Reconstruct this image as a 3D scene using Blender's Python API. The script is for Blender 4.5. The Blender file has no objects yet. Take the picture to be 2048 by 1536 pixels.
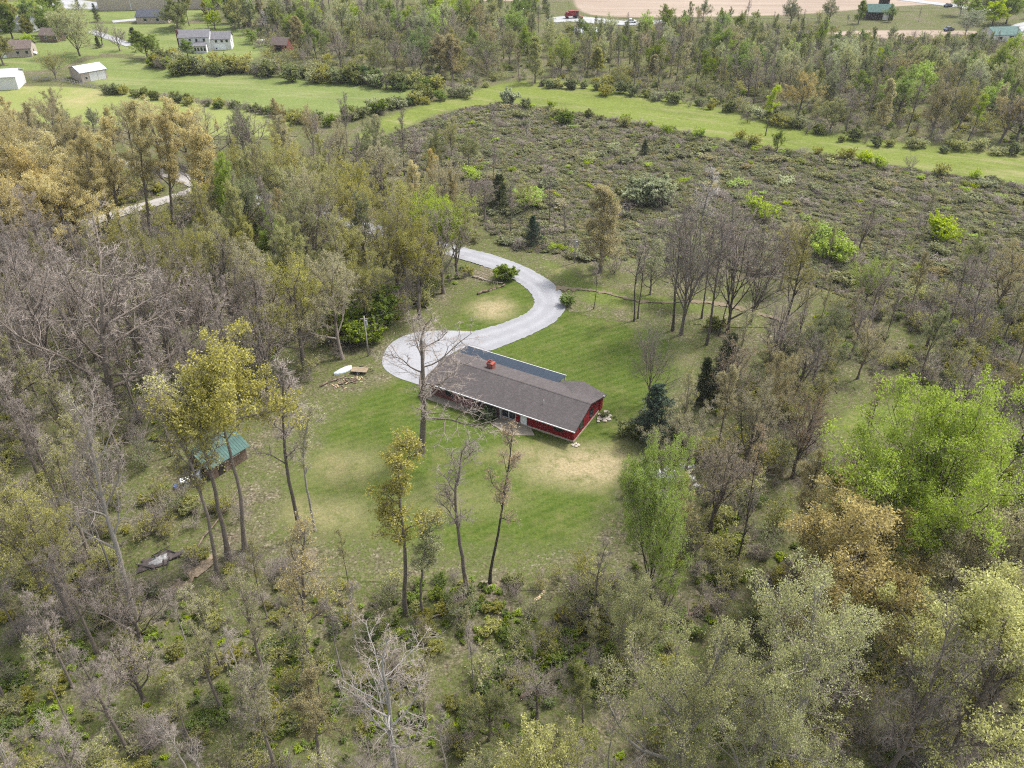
import bpy, math, random
import numpy as np
from mathutils import Vector, Matrix

# ------------------------------------------------------------------ camera, sky, sun, exposure
CAM_H, CAM_PITCH, CAM_F = 70.0, math.radians(34.3), 1650.0     # metres, down-tilt, focal length for a 2048 px wide frame
scene = bpy.context.scene
cam_data = bpy.data.cameras.new('camera')
cam_data.sensor_width = 36.0
cam_data.lens = 36.0 * CAM_F / 2048.0
cam_data.clip_start = 0.5
cam_data.clip_end = 12000.0
cam = bpy.data.objects.new('camera', cam_data)
scene.collection.objects.link(cam)
cam.location = (0, 0, CAM_H)
cam.rotation_euler = (math.pi / 2 - CAM_PITCH, 0, 0)
scene.camera = cam

SUN_EL = math.radians(56)
SUN_AZ = math.atan2(0.86, 0.50)          # measured from +Y towards +X
world = bpy.data.worlds.new('World')
scene.world = world
world.use_nodes = True
wn = world.node_tree.nodes
sky = wn.new('ShaderNodeTexSky')
sky.sky_type = 'NISHITA'
sky.sun_disc = False
sky.sun_elevation = SUN_EL
sky.sun_rotation = SUN_AZ
sky.air_density = 1.0
sky.dust_density = 3.0
haz = wn.new('ShaderNodeHueSaturation')          # thin bright cloud: the whole sky is paler than clear blue
haz.inputs['Saturation'].default_value = 0.4
world.node_tree.links.new(sky.outputs[0], haz.inputs['Color'])
world.node_tree.links.new(haz.outputs[0], wn['Background'].inputs[0])
wn['Background'].inputs[1].default_value = 0.15
sun_data = bpy.data.lights.new('sun', 'SUN')
sun_data.energy = 1.9
sun_data.angle = math.radians(8)
sun_data.color = (1.0, 0.975, 0.935)
sun = bpy.data.objects.new('sun', sun_data)
scene.collection.objects.link(sun)
sdir = Vector((math.sin(SUN_AZ) * math.cos(SUN_EL), math.cos(SUN_AZ) * math.cos(SUN_EL), math.sin(SUN_EL)))
sun.rotation_euler = sdir.to_track_quat('Z', 'Y').to_euler()
sun.location = sdir * 300
vs = scene.view_settings
vs.view_transform = 'Standard'
vs.look = 'None'
vs.gamma = 1.0
vs.use_curve_mapping = False
vs.exposure = 1.26
scene.cycles.use_denoising = False
scene.cycles.filter_width = 1.15
scene.cycles.volume_bounces = 0
scene.cycles.max_bounces = 4
scene.cycles.diffuse_bounces = 2
scene.cycles.transparent_max_bounces = 4
scene.cycles.caustics_reflective = False
scene.cycles.caustics_refractive = False

# ------------------------------------------------------------------ helpers
C = scene.collection
random.seed(7)
RNG = np.random.default_rng(11)

def G(px, py, z=0.0):
    """survey helper: the point of the land (height z) seen at a place of the 2048 x 1536 photograph"""
    u, v = (px - 1024) / CAM_F, (768 - py) / CAM_F
    t = (CAM_H - z) / (math.sin(CAM_PITCH) - v * math.cos(CAM_PITCH))
    return np.array((u * t, (math.cos(CAM_PITCH) + v * math.sin(CAM_PITCH)) * t))

def proj_y(x, y, z):
    dz = z - CAM_H
    return 768 - CAM_F * (y * math.sin(CAM_PITCH) + dz * math.cos(CAM_PITCH)) / (y * math.cos(CAM_PITCH) - dz * math.sin(CAM_PITCH))

def proj_x(x, y, z):
    return 1024 + CAM_F * x / (y * math.cos(CAM_PITCH) - (z - CAM_H) * math.sin(CAM_PITCH))

def height_for(x, y, top):
    lo, hi = 0.0, 50.0
    for _ in range(30):
        m = (lo + hi) / 2
        if proj_y(x, y, m) > top: lo = m
        else: hi = m
    return lo

def polyG(pts):
    return np.array([G(*p) for p in pts])

def tag(o, label=None, cat=None, group=None, kind=None):
    if label: o['label'] = label
    if cat: o['category'] = cat
    if group: o['group'] = group
    if kind: o['kind'] = kind
    return o

def empty(name, loc, rz=0.0):
    o = bpy.data.objects.new(name, None)
    o.empty_display_size = 0.5
    C.objects.link(o)
    o.location = loc
    o.rotation_euler = (0, 0, rz)
    return o

def quick_mesh(name, parts, mats):
    """parts: (verts n x 3, faces m x k, material index, smooth)"""
    me = bpy.data.meshes.new(name)
    vs_, loops, starts, totals, mi, sm = [], [], [], [], [], []
    off = lo = 0
    for V, F, m, s in parts:
        V = np.asarray(V, np.float32); F = np.asarray(F, np.int32)
        if len(F) == 0: continue
        vs_.append(V); loops.append((F + off).ravel())
        n, k = F.shape
        starts.append(lo + np.arange(n, dtype=np.int32) * k)
        totals.append(np.full(n, k, np.int32))
        mi.append(np.full(n, m, np.int32)); sm.append(np.full(n, s, bool))
        off += len(V); lo += n * k
    V = np.concatenate(vs_); L = np.concatenate(loops)
    me.vertices.add(len(V)); me.vertices.foreach_set('co', V.ravel())
    me.loops.add(len(L)); me.loops.foreach_set('vertex_index', L)
    st = np.concatenate(starts)
    me.polygons.add(len(st))
    me.polygons.foreach_set('loop_start', st)
    me.polygons.foreach_set('loop_total', np.concatenate(totals))
    me.polygons.foreach_set('material_index', np.concatenate(mi))
    me.polygons.foreach_set('use_smooth', np.concatenate(sm))
    for m in mats: me.materials.append(m)
    me.update(calc_edges=True)
    return me

def link(name, me, parent=None, loc=(0, 0, 0), rot=(0, 0, 0), scale=(1, 1, 1)):
    o = bpy.data.objects.new(name, me)
    C.objects.link(o)
    o.location = loc; o.rotation_euler = rot; o.scale = scale
    if parent is not None: o.parent = parent
    return o

class MB:
    """collects boxes, plates and rods into one mesh"""
    def __init__(s): s.v = []; s.f = []
    def poly(s, verts, faces):
        o = len(s.v); s.v += [tuple(map(float, q)) for q in verts]; s.f += [tuple(i + o for i in q) for q in faces]; return s
    def box(s, a, b):
        x0, y0, z0 = a; x1, y1, z1 = b
        return s.poly([(x0,y0,z0),(x1,y0,z0),(x1,y1,z0),(x0,y1,z0),(x0,y0,z1),(x1,y0,z1),(x1,y1,z1),(x0,y1,z1)],
                      [(0,3,2,1),(4,5,6,7),(0,1,5,4),(1,2,6,5),(2,3,7,6),(3,0,4,7)])
    def slab(s, top, t):
        """a plate under a convex outline (counter-clockwise from above), t thick straight down"""
        n = len(top)
        return s.poly(list(top) + [(x, y, z - t) for x, y, z in top],
                      [tuple(range(n)), tuple(range(2*n-1, n-1, -1))] + [(i, i+n, (i+1) % n + n, (i+1) % n) for i in range(n)])
    def rod(s, a, b, r0, r1=None, n=8):
        r1 = r0 if r1 is None else r1
        a = Vector(a); b = Vector(b); d = (b - a).normalized()
        u = d.cross(Vector((0, 0, 1)) if abs(d.z) < 0.9 else Vector((1, 0, 0))).normalized(); w = d.cross(u)
        vs2 = []
        for p, r in ((a, r0), (b, r1)):
            for i in range(n):
                q = 2 * math.pi * i / n
                vs2.append(p + u * math.cos(q) * r + w * math.sin(q) * r)
        return s.poly(vs2, [(i, (i+1) % n, (i+1) % n + n, i + n) for i in range(n)] + [tuple(range(n-1, -1, -1)), tuple(range(n, 2*n))])
    def build(s, name, mat, parent=None, smooth=False, **k):
        me = bpy.data.meshes.new(name); me.from_pydata(s.v, [], s.f)
        me.materials.append(mat)
        if smooth:
            for p in me.polygons: p.use_smooth = True
        me.update()
        return link(name, me, parent, **k)

# ------------------------------------------------------------------ materials
def new_mat(name):
    m = bpy.data.materials.new(name); m.use_nodes = True
    nt = m.node_tree
    b = nt.nodes['Principled BSDF']
    b.inputs['Roughness'].default_value = 0.9
    b.inputs['Specular IOR Level'].default_value = 0.2
    return m, nt, b

def rgba(c): return (c[0], c[1], c[2], 1.0)

def noise(nt, scale, detail=4, rough=0.6, coord=None, dist=0.0, vscale=None):
    n = nt.nodes.new('ShaderNodeTexNoise')
    n.inputs['Scale'].default_value = scale; n.inputs['Detail'].default_value = detail
    n.inputs['Roughness'].default_value = rough; n.inputs['Distortion'].default_value = dist
    if coord is not None:
        if vscale is not None:
            mp = nt.nodes.new('ShaderNodeMapping'); mp.inputs['Scale'].default_value = vscale
            nt.links.new(coord, mp.inputs['Vector']); coord = mp.outputs[0]
        nt.links.new(coord, n.inputs['Vector'])
    return n.outputs['Fac']

def ramp(nt, fac, stops):
    r = nt.nodes.new('ShaderNodeValToRGB')
    while len(r.color_ramp.elements) < len(stops): r.color_ramp.elements.new(0.5)
    for e, (p, c) in zip(r.color_ramp.elements, stops):
        e.position = p; e.color = rgba(c) if hasattr(c, '__len__') else (c, c, c, 1)
    nt.links.new(fac, r.inputs['Fac'])
    return r.outputs['Color']

def mix(nt, fac, a, b, mode='MIX'):
    m = nt.nodes.new('ShaderNodeMix'); m.data_type = 'RGBA'; m.blend_type = mode
    for sock, val in ((m.inputs['Factor'], fac), (m.inputs['A'], a), (m.inputs['B'], b)):
        if hasattr(val, 'links') or isinstance(val, bpy.types.NodeSocket): nt.links.new(val, sock)
        elif hasattr(val, '__len__'): sock.default_value = rgba(val)
        else: sock.default_value = val
    # colour sockets of the Mix node share names with the float ones; address them by identifier
    return m.outputs['Result']

def mixc(nt, fac, a, b, mode='MIX'):
    m = nt.nodes.new('ShaderNodeMix'); m.data_type = 'RGBA'; m.blend_type = mode
    socks = {s.identifier: s for s in m.inputs}
    for ident, val in (('Factor_Float', fac), ('A_Color', a), ('B_Color', b)):
        sock = socks[ident]
        if isinstance(val, bpy.types.NodeSocket): nt.links.new(val, sock)
        elif hasattr(val, '__len__'): sock.default_value = rgba(val)
        else: sock.default_value = val
    return {s.identifier: s for s in m.outputs}['Result_Color']

def math_n(nt, op, a, b=None, clamp=False):
    m = nt.nodes.new('ShaderNodeMath'); m.operation = op; m.use_clamp = clamp
    for i, val in enumerate((a, b)):
        if val is None: continue
        if isinstance(val, bpy.types.NodeSocket): nt.links.new(val, m.inputs[i])
        else: m.inputs[i].default_value = val
    return m.outputs[0]

def attr(nt, name, what='Fac'):
    a = nt.nodes.new('ShaderNodeAttribute'); a.attribute_name = name
    return a.outputs[what]

def bump(nt, b, height, strength=0.4, dist=0.1):
    n = nt.nodes.new('ShaderNodeBump'); n.inputs['Strength'].default_value = strength; n.inputs['Distance'].default_value = dist
    nt.links.new(height, n.inputs['Height']); nt.links.new(n.outputs[0], b.inputs['Normal'])

def pos(nt):
    return nt.nodes.new('ShaderNodeNewGeometry').outputs['Position']

def litter_colour(nt, p):
    """fallen leaves, bare soil and low green growth of a spring wood"""
    fine = noise(nt, 3.2, 5, 0.75, p)
    base = ramp(nt, fine, [(0.28, (0.045, 0.038, 0.025)), (0.44, (0.108, 0.092, 0.060)), (0.57, (0.165, 0.141, 0.098)), (0.72, (0.31, 0.265, 0.20))])
    vo = nt.nodes.new('ShaderNodeTexVoronoi'); vo.inputs['Scale'].default_value = 4.2; vo.inputs['Randomness'].default_value = 1.0
    nt.links.new(p, vo.inputs['Vector'])
    sp = nt.nodes.new('ShaderNodeSeparateColor'); nt.links.new(vo.outputs['Color'], sp.inputs[0])
    lv = math_n(nt, 'MULTIPLY', ramp(nt, sp.outputs[0], [(0.62, 0.0), (0.70, 1.0)]), ramp(nt, noise(nt, 0.5, 5, 0.7, p), [(0.38, 0.15), (0.60, 0.9)]))
    base = mixc(nt, lv, base, ramp(nt, sp.outputs[1], [(0.0, (0.17, 0.125, 0.085)), (0.6, (0.26, 0.21, 0.15)), (1.0, (0.36, 0.31, 0.25))]))
    dkm = math_n(nt, 'MULTIPLY', ramp(nt, sp.outputs[2], [(0.60, 0.0), (0.75, 0.8)]), 0.8)
    base = mixc(nt, dkm, base, (0.040, 0.032, 0.020))
    g1 = noise(nt, 0.14, 5, 0.68, p)
    g2 = noise(nt, 1.6, 4, 0.7, p)
    gm = math_n(nt, 'MULTIPLY', ramp(nt, g1, [(0.33, 0.0), (0.52, 1.0)]), ramp(nt, g2, [(0.32, 0.0), (0.54, 0.85)]))
    gc = ramp(nt, noise(nt, 5.0, 3, 0.6, p), [(0.3, (0.045, 0.060, 0.014)), (0.7, (0.125, 0.148, 0.038))])
    return mixc(nt, gm, base, gc), fine

def field_colour(nt, p, c0, c1, c2, tan, dark, ang=0.0):
    """grassland seen from afar: streaks along the mowing direction, tussocks, bleached and damp places"""
    mp = nt.nodes.new('ShaderNodeMapping'); mp.inputs['Rotation'].default_value = (0, 0, ang); nt.links.new(p, mp.inputs['Vector']); q = mp.outputs[0]
    f = noise(nt, 0.9, 8, 0.8, q)
    base = ramp(nt, f, [(0.3, c0), (0.5, c1), (0.7, c2)])
    st = noise(nt, 0.12, 7, 0.7, q, vscale=(0.22, 1.6, 1))
    base = mixc(nt, ramp(nt, st, [(0.50, 0.0), (0.70, 0.75)]), base, tan)
    dm = noise(nt, 0.06, 6, 0.7, q, vscale=(0.5, 1.2, 1))
    base = mixc(nt, ramp(nt, dm, [(0.50, 0.0), (0.68, 0.6)]), base, dark)
    tu = noise(nt, 0.6, 4, 0.8, q)
    return mixc(nt, ramp(nt, tu, [(0.60, 0.0), (0.68, 0.7)]), base, tan), f

def grass_colour(nt, p, c0, c1, c2, tan, patch=0.08, amount=0.35, stretch=(1, 1, 1)):
    f = noise(nt, 2.6, 6, 0.75, p)
    base = ramp(nt, f, [(0.28, c0), (0.5, c1), (0.72, c2)])
    m = noise(nt, patch, 6, 0.7, p, vscale=stretch)
    tm = math_n(nt, 'MULTIPLY', ramp(nt, m, [(0.52, 0.0), (0.68, 1.0)]), amount)
    base = mixc(nt, tm, base, tan)
    sp = noise(nt, 9.0, 3, 0.7, p)
    return mixc(nt, ramp(nt, sp, [(0.60, 0.0), (0.72, 0.55)]), base, tan), f

def ground_mat(name, inner, width=0.8, wob=2.0, wscale=0.5):
    """a piece of land whose own colour begins inside its ragged edge; outside it is the litter of the land around"""
    m, nt, b = new_mat(name)
    p = pos(nt)
    lit, fine = litter_colour(nt, p)
    col, f = inner(nt, p)
    e = attr(nt, 'edge')
    n = noise(nt, wscale, 6, 0.75, p)
    fac = math_n(nt, 'DIVIDE', math_n(nt, 'SUBTRACT', e, math_n(nt, 'MULTIPLY', n, wob)), width, clamp=True)
    nt.links.new(mixc(nt, fac, lit, col), b.inputs['Base Color'])
    b.inputs['Roughness'].default_value = 1.0; b.inputs['Specular IOR Level'].default_value = 0.05
    bump(nt, b, f, 0.6, 0.12)
    return m

M = {}
def m_litter():
    m, nt, b = new_mat('woodland_litter'); p = pos(nt)
    c, f = litter_colour(nt, p); nt.links.new(c, b.inputs['Base Color'])
    b.inputs['Roughness'].default_value = 1.0; b.inputs['Specular IOR Level'].default_value = 0.05
    bump(nt, b, f, 0.7, 0.15); return m
M['litter'] = m_litter()

TAN = (0.34, 0.255, 0.125)
def lawn_inner(nt, p):
    c, f = grass_colour(nt, p, (0.034, 0.054, 0.009), (0.065, 0.096, 0.016), (0.112, 0.138, 0.032), (0.20, 0.165, 0.08), 0.16, 0.5)
    t = attr(nt, 'tan')
    n = noise(nt, 0.5, 6, 0.75, p)
    k = math_n(nt, 'MULTIPLY', t, ramp(nt, n, [(0.30, 0.2), (0.52, 1.0)]))
    dk = noise(nt, 0.45, 6, 0.7, p)
    c = mixc(nt, ramp(nt, dk, [(0.46, 0.0), (0.62, 0.55)]), c, (0.040, 0.066, 0.010))
    br = noise(nt, 0.28, 6, 0.72, p, vscale=(1, 1.6, 1))
    c = mixc(nt, ramp(nt, br, [(0.54, 0.0), (0.70, 0.5)]), c, (0.15, 0.125, 0.060))
    wv = nt.nodes.new('ShaderNodeTexWave'); wv.inputs['Scale'].default_value = 0.24; wv.inputs['Distortion'].default_value = 3.0; wv.inputs['Detail'].default_value = 3.0; wv.inputs['Detail Scale'].default_value = 0.3
    mpw = nt.nodes.new('ShaderNodeMapping'); mpw.inputs['Rotation'].default_value = (0, 0, 1.05); nt.links.new(p, mpw.inputs['Vector']); nt.links.new(mpw.outputs[0], wv.inputs['Vector'])
    c = mixc(nt, math_n(nt, 'MULTIPLY', wv.outputs['Fac'], 0.22), c, (0.125, 0.150, 0.036))
    t2 = ramp(nt, noise(nt, 3.0, 5, 0.75, p), [(0.3, (0.19, 0.155, 0.078)), (0.7, (0.38, 0.315, 0.19))])
    return mixc(nt, k, c, t2), f
M['lawn'] = ground_mat('mown_lawn', lawn_inner, 4.0, 8.0, 0.22)
M['rough_grass'] = ground_mat('rough_grass', lambda nt, p: grass_colour(nt, p, (0.05, 0.075, 0.014), (0.105, 0.135, 0.030), (0.17, 0.19, 0.06), (0.30, 0.23, 0.13), 0.12, 0.75), 2.5, 6.0, 0.25)
M['meadow'] = ground_mat('hay_meadow', lambda nt, p: field_colour(nt, p, (0.092, 0.118, 0.022), (0.136, 0.166, 0.036), (0.175, 0.198, 0.056), (0.25, 0.22, 0.115), (0.078, 0.100, 0.022), 0.45), 3.0, 6.0, 0.25)
M['pasture'] = ground_mat('pasture', lambda nt, p: field_colour(nt, p, (0.102, 0.134, 0.036), (0.140, 0.174, 0.052), (0.180, 0.206, 0.072), (0.245, 0.228, 0.115), (0.086, 0.112, 0.031), 0.15), 3.0, 6.0, 0.25)
M['pasture_dry'] = ground_mat('dry_pasture', lambda nt, p: grass_colour(nt, p, (0.13, 0.165, 0.045), (0.19, 0.215, 0.065), (0.25, 0.25, 0.095), (0.34, 0.27, 0.15), 0.04, 0.6), 1.5, 3.0)
M['scrubland'] = ground_mat('scrub_ground', lambda nt, p: grass_colour(nt, p, (0.070, 0.074, 0.032), (0.108, 0.112, 0.050), (0.148, 0.148, 0.072), (0.19, 0.17, 0.105), 0.06, 0.5), 3.0, 8.0, 0.2)
def field_inner(nt, p):
    f = noise(nt, 0.05, 6, 0.6, p, vscale=(0.35, 3.0, 1))
    return ramp(nt, f, [(0.3, (0.23, 0.175, 0.135)), (0.7, (0.33, 0.265, 0.21))]), noise(nt, 2.0, 3, 0.6, p)
M['crop_field'] = ground_mat('stubble_field', field_inner, 2.0, 3.0)

def m_gravel(name, dark, light, edge_dirt=True):
    m, nt, b = new_mat(name); p = pos(nt)
    f = noise(nt, 6.0, 6, 0.8, p)
    c = ramp(nt, f, [(0.3, dark), (0.7, light)])
    big = noise(nt, 0.35, 5, 0.65, p)
    c = mixc(nt, ramp(nt, big, [(0.46, 0.0), (0.70, 0.40)]), c, tuple(v * 0.68 for v in dark))
    # wheel tracks: loose stone on the crown and the shoulders, packed and paler between
    u = attr(nt, 'across')
    tr = math_n(nt, 'ABSOLUTE', math_n(nt, 'SUBTRACT', math_n(nt, 'ABSOLUTE', u), 0.42))
    trk = ramp(nt, math_n(nt, 'ADD', tr, math_n(nt, 'MULTIPLY', noise(nt, 0.9, 4, 0.6, p), 0.14)), [(0.08, 0.0), (0.36, 0.38)])
    c = mixc(nt, trk, c, tuple(v * 0.74 for v in dark))
    if edge_dirt:
        e = math_n(nt, 'ADD', math_n(nt, 'ABSOLUTE', u), math_n(nt, 'MULTIPLY', noise(nt, 1.2, 5, 0.7, p), 0.30))
        c = mixc(nt, ramp(nt, e, [(1.06, 0.0), (1.16, 0.85)]), c, (0.26, 0.21, 0.14))
    nt.links.new(c, b.inputs['Base Color']); bump(nt, b, f, 0.5, 0.05); return m
M['gravel'] = m_gravel('limestone_gravel', (0.25, 0.25, 0.262), (0.335, 0.335, 0.35))
M['lane'] = m_gravel('pale_lane', (0.29, 0.265, 0.24), (0.40, 0.375, 0.35))
M['asphalt'] = m_gravel('pale_asphalt', (0.30, 0.30, 0.30), (0.38, 0.38, 0.38), False)

def solid(name, c, rough=0.8, var=0.18, scale=3.0, spec=0.25, metal=0.0, stretch=None, bmp=0.0, dist=0.02):
    m, nt, b = new_mat(name)
    tc = nt.nodes.new('ShaderNodeTexCoord').outputs['Object']
    f = noise(nt, scale, 5, 0.65, tc, vscale=stretch)
    lo = tuple(v * (1 - var) for v in c); hi = tuple(min(1, v * (1 + var)) for v in c)
    nt.links.new(ramp(nt, f, [(0.3, lo), (0.7, hi)]), b.inputs['Base Color'])
    b.inputs['Roughness'].default_value = rough; b.inputs['Specular IOR Level'].default_value = spec
    b.inputs['Metallic'].default_value = metal
    if bmp: bump(nt, b, f, bmp, dist)
    return m

def glass_mat(name, c=(0.02, 0.025, 0.03)):
    m, nt, b = new_mat(name)
    b.inputs['Base Color'].default_value = rgba(c); b.inputs['Roughness'].default_value = 0.06; b.inputs['Specular IOR Level'].default_value = 0.6
    return m

def board_mat(name, c, pitch=0.2, var=0.2):
    """vertical board siding: grooves in relief only, weathering streaks in colour"""
    m, nt, b = new_mat(name)
    tc = nt.nodes.new('ShaderNodeTexCoord').outputs['Object']
    f = noise(nt, 1.2, 6, 0.7, tc, vscale=(3, 3, 0.25))
    nt.links.new(ramp(nt, f, [(0.3, tuple(v * (1 - var) for v in c)), (0.7, tuple(min(1, v * (1 + var)) for v in c))]), b.inputs['Base Color'])
    sx = nt.nodes.new('ShaderNodeSeparateXYZ'); nt.links.new(tc, sx.inputs[0])
    w = math_n(nt, 'FRACT', math_n(nt, 'DIVIDE', math_n(nt, 'ADD', sx.outputs[0], sx.outputs[1]), pitch))
    bump(nt, b, ramp(nt, w, [(0.0, 0.0), (0.10, 1.0)]), 0.7, 0.03)
    return m

def shingle_mat(name, c, row=0.14):
    m, nt, b = new_mat(name)
    tc = nt.nodes.new('ShaderNodeTexCoord').outputs['Object']
    br = nt.nodes.new('ShaderNodeTexBrick')
    nt.links.new(tc, br.inputs['Vector'])
    br.inputs['Scale'].default_value = 1.0
    br.inputs['Color1'].default_value = rgba(tuple(v * 0.78 for v in c)); br.inputs['Color2'].default_value = rgba(tuple(v * 1.22 for v in c))
    br.inputs['Mortar'].default_value = rgba(tuple(v * 0.55 for v in c))
    br.inputs['Mortar Size'].default_value = 0.012; br.inputs['Brick Width'].default_value = 0.32; br.inputs['Row Height'].default_value = row
    f = noise(nt, 0.8, 6, 0.7, tc, vscale=(2.0, 0.5, 1))
    c2 = mixc(nt, ramp(nt, f, [(0.35, 0.0), (0.70, 0.75)]), br.outputs['Color'], tuple(v * 0.62 for v in c))
    g = noise(nt, 14.0, 3, 0.7, tc)
    nt.links.new(mixc(nt, ramp(nt, g, [(0.45, 0.0), (0.8, 0.4)]), c2, tuple(min(1, v * 1.5) for v in c)), b.inputs['Base Color'])
    bump(nt, b, br.outputs['Fac'], -0.35, 0.02)
    return m

def brick_mat(name, c):
    m, nt, b = new_mat(name)
    tc = nt.nodes.new('ShaderNodeTexCoord').outputs['Object']
    mp = nt.nodes.new('ShaderNodeMapping'); mp.inputs['Rotation'].default_value = (math.pi / 2, 0, 0); nt.links.new(tc, mp.inputs['Vector'])
    br = nt.nodes.new('ShaderNodeTexBrick'); nt.links.new(mp.outputs[0], br.inputs['Vector'])
    br.inputs['Scale'].default_value = 1.0; br.inputs['Brick Width'].default_value = 0.22; br.inputs['Row Height'].default_value = 0.075
    br.inputs['Mortar Size'].default_value = 0.01
    br.inputs['Color1'].default_value = rgba(tuple(v * 0.7 for v in c)); br.inputs['Color2'].default_value = rgba(tuple(v * 1.3 for v in c))
    br.inputs['Mortar'].default_value = (0.22, 0.16, 0.14, 1)
    nt.links.new(br.outputs['Color'], b.inputs['Base Color']); return m

M['red_board'] = board_mat('red_board_siding', (0.185, 0.014, 0.017))
M['brick_red'] = brick_mat('dark_red_brick', (0.105, 0.022, 0.022))
M['brick_chimney'] = brick_mat('chimney_brick', (0.26, 0.060, 0.042))
M['shingle'] = shingle_mat('brown_grey_shingles', (0.098, 0.085, 0.083))
M['shingle_back'] = M['shingle']
M['blue_metal'] = solid('blue_grey_steel', (0.036, 0.047, 0.064), 0.85, 0.12, 0.6, 0.08)
M['white_trim'] = solid('white_trim', (0.50, 0.50, 0.495), 0.6, 0.08)
M['black_frame'] = solid('black_frame', (0.02, 0.02, 0.022), 0.5)
M['glass'] = glass_mat('window_glass')
M['concrete'] = solid('old_concrete', (0.27, 0.235, 0.18), 0.95, 0.25, 1.5)
M['foundation'] = solid('tan_block', (0.40, 0.33, 0.26), 0.95, 0.25, 2.0)
M['door_white'] = solid('white_door', (0.68, 0.70, 0.72), 0.5)
M['green_metal'] = solid('green_steel_roof', (0.070, 0.125, 0.108), 0.75, 0.35, 0.9, 0.15)
M['barn_board'] = board_mat('weathered_brown_boards', (0.165, 0.115, 0.085), 0.18, 0.4)
M['dark_wood'] = solid('dark_wood', (0.045, 0.035, 0.030), 0.9)
M['pole_wood'] = solid('grey_pole_wood', (0.30, 0.28, 0.25), 0.95, 0.2, 2, stretch=(6, 6, 0.5))
M['tan_steel'] = board_mat('tan_steel_siding', (0.38, 0.325, 0.27), 0.35, 0.06)
M['white_steel'] = board_mat('white_steel_siding', (0.56, 0.555, 0.55), 0.35, 0.05)
M['white_roof'] = solid('pale_steel_roof', (0.46, 0.475, 0.50), 0.5, 0.06, 0.4)
M['grey_roof'] = shingle_mat('grey_shingles', (0.17, 0.165, 0.175), 0.2)
M['dark_roof'] = shingle_mat('dark_shingles', (0.07, 0.075, 0.09), 0.2)
M['brown_roof'] = shingle_mat('brown_shingles', (0.15, 0.115, 0.10), 0.2)
M['rust_board'] = board_mat('rust_red_boards', (0.17, 0.055, 0.045), 0.25, 0.3)
M['plastic_white'] = solid('translucent_white_plastic', (0.70, 0.72, 0.74), 0.45, 0.05)
M['plastic_blue'] = solid('blue_plastic', (0.05, 0.13, 0.36), 0.45, 0.1)
M['steel'] = solid('galvanised_steel', (0.45, 0.46, 0.47), 0.45, 0.1, metal=0.6)
M['tyre'] = solid('tyre_rubber', (0.022, 0.022, 0.022), 0.85)
M['deck_wood'] = solid('brown_deck_boards', (0.26, 0.20, 0.13), 0.9, 0.25, 2.0)
M['hull_grey'] = solid('grey_white_hull', (0.55, 0.60, 0.66), 0.4, 0.12, 1.0)
M['log_wood'] = solid('cut_log_bark', (0.17, 0.125, 0.095), 0.95, 0.35, 4.0)
M['log_end'] = solid('fresh_cut_wood', (0.48, 0.35, 0.22), 0.9, 0.2, 4.0)
M['pale_log'] = solid('barkless_grey_log', (0.40, 0.34, 0.28), 0.9, 0.3, 3.0)
M['char'] = solid('charred_wood', (0.03, 0.028, 0.027), 0.95, 0.4, 6.0)
M['ash'] = solid('wood_ash', (0.24, 0.235, 0.23), 1.0, 0.6, 2.5)
M['burnt'] = solid('burnt_soil', (0.075, 0.062, 0.058), 1.0, 0.4, 2.5)
M['stone'] = solid('pale_stones', (0.42, 0.37, 0.31), 0.9, 0.3, 2.5)
M['car_silver'] = solid('silver_paint', (0.55, 0.57, 0.60), 0.3, 0.03, spec=0.5)
M['car_white'] = solid('white_paint', (0.72, 0.73, 0.74), 0.3, 0.03, spec=0.5)
M['car_dark'] = solid('dark_blue_paint', (0.035, 0.05, 0.09), 0.3, 0.03, spec=0.5)
M['red_paint'] = solid('red_machine_paint', (0.20, 0.028, 0.028), 0.5, 0.2)
M['wire'] = solid('cable', (0.06, 0.06, 0.06), 0.7)

# ------------------------------------------------------------------ the land
def inside(P, poly):
    x, y = P[:, 0], P[:, 1]
    r = np.zeros(len(P), bool)
    for (x0, y0), (x1, y1) in zip(poly, np.roll(poly, -1, 0)):
        c = (y0 > y) != (y1 > y)
        with np.errstate(divide='ignore', invalid='ignore'):
            r ^= c & (x < (x1 - x0) * (y - y0) / (y1 - y0 + 1e-12) + x0)
    return r

def edge_dist(P, poly, closed=True):
    d = np.full(len(P), 1e9)
    q = np.roll(poly, -1, 0)
    n = len(poly) if closed else len(poly) - 1
    for i in range(n):
        a, b = poly[i], q[i]
        ab = b - a; L = max(ab @ ab, 1e-9)
        t = np.clip(((P - a) @ ab) / L, 0, 1)
        d = np.minimum(d, np.linalg.norm(P - (a + t[:, None] * ab), axis=1))
    return d

def smooth_poly(poly, it=2):
    for _ in range(it):
        q = np.roll(poly, -1, 0)
        poly = np.stack([0.75 * poly + 0.25 * q, 0.25 * poly + 0.75 * q], 1).reshape(-1, 2)
    return poly

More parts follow.
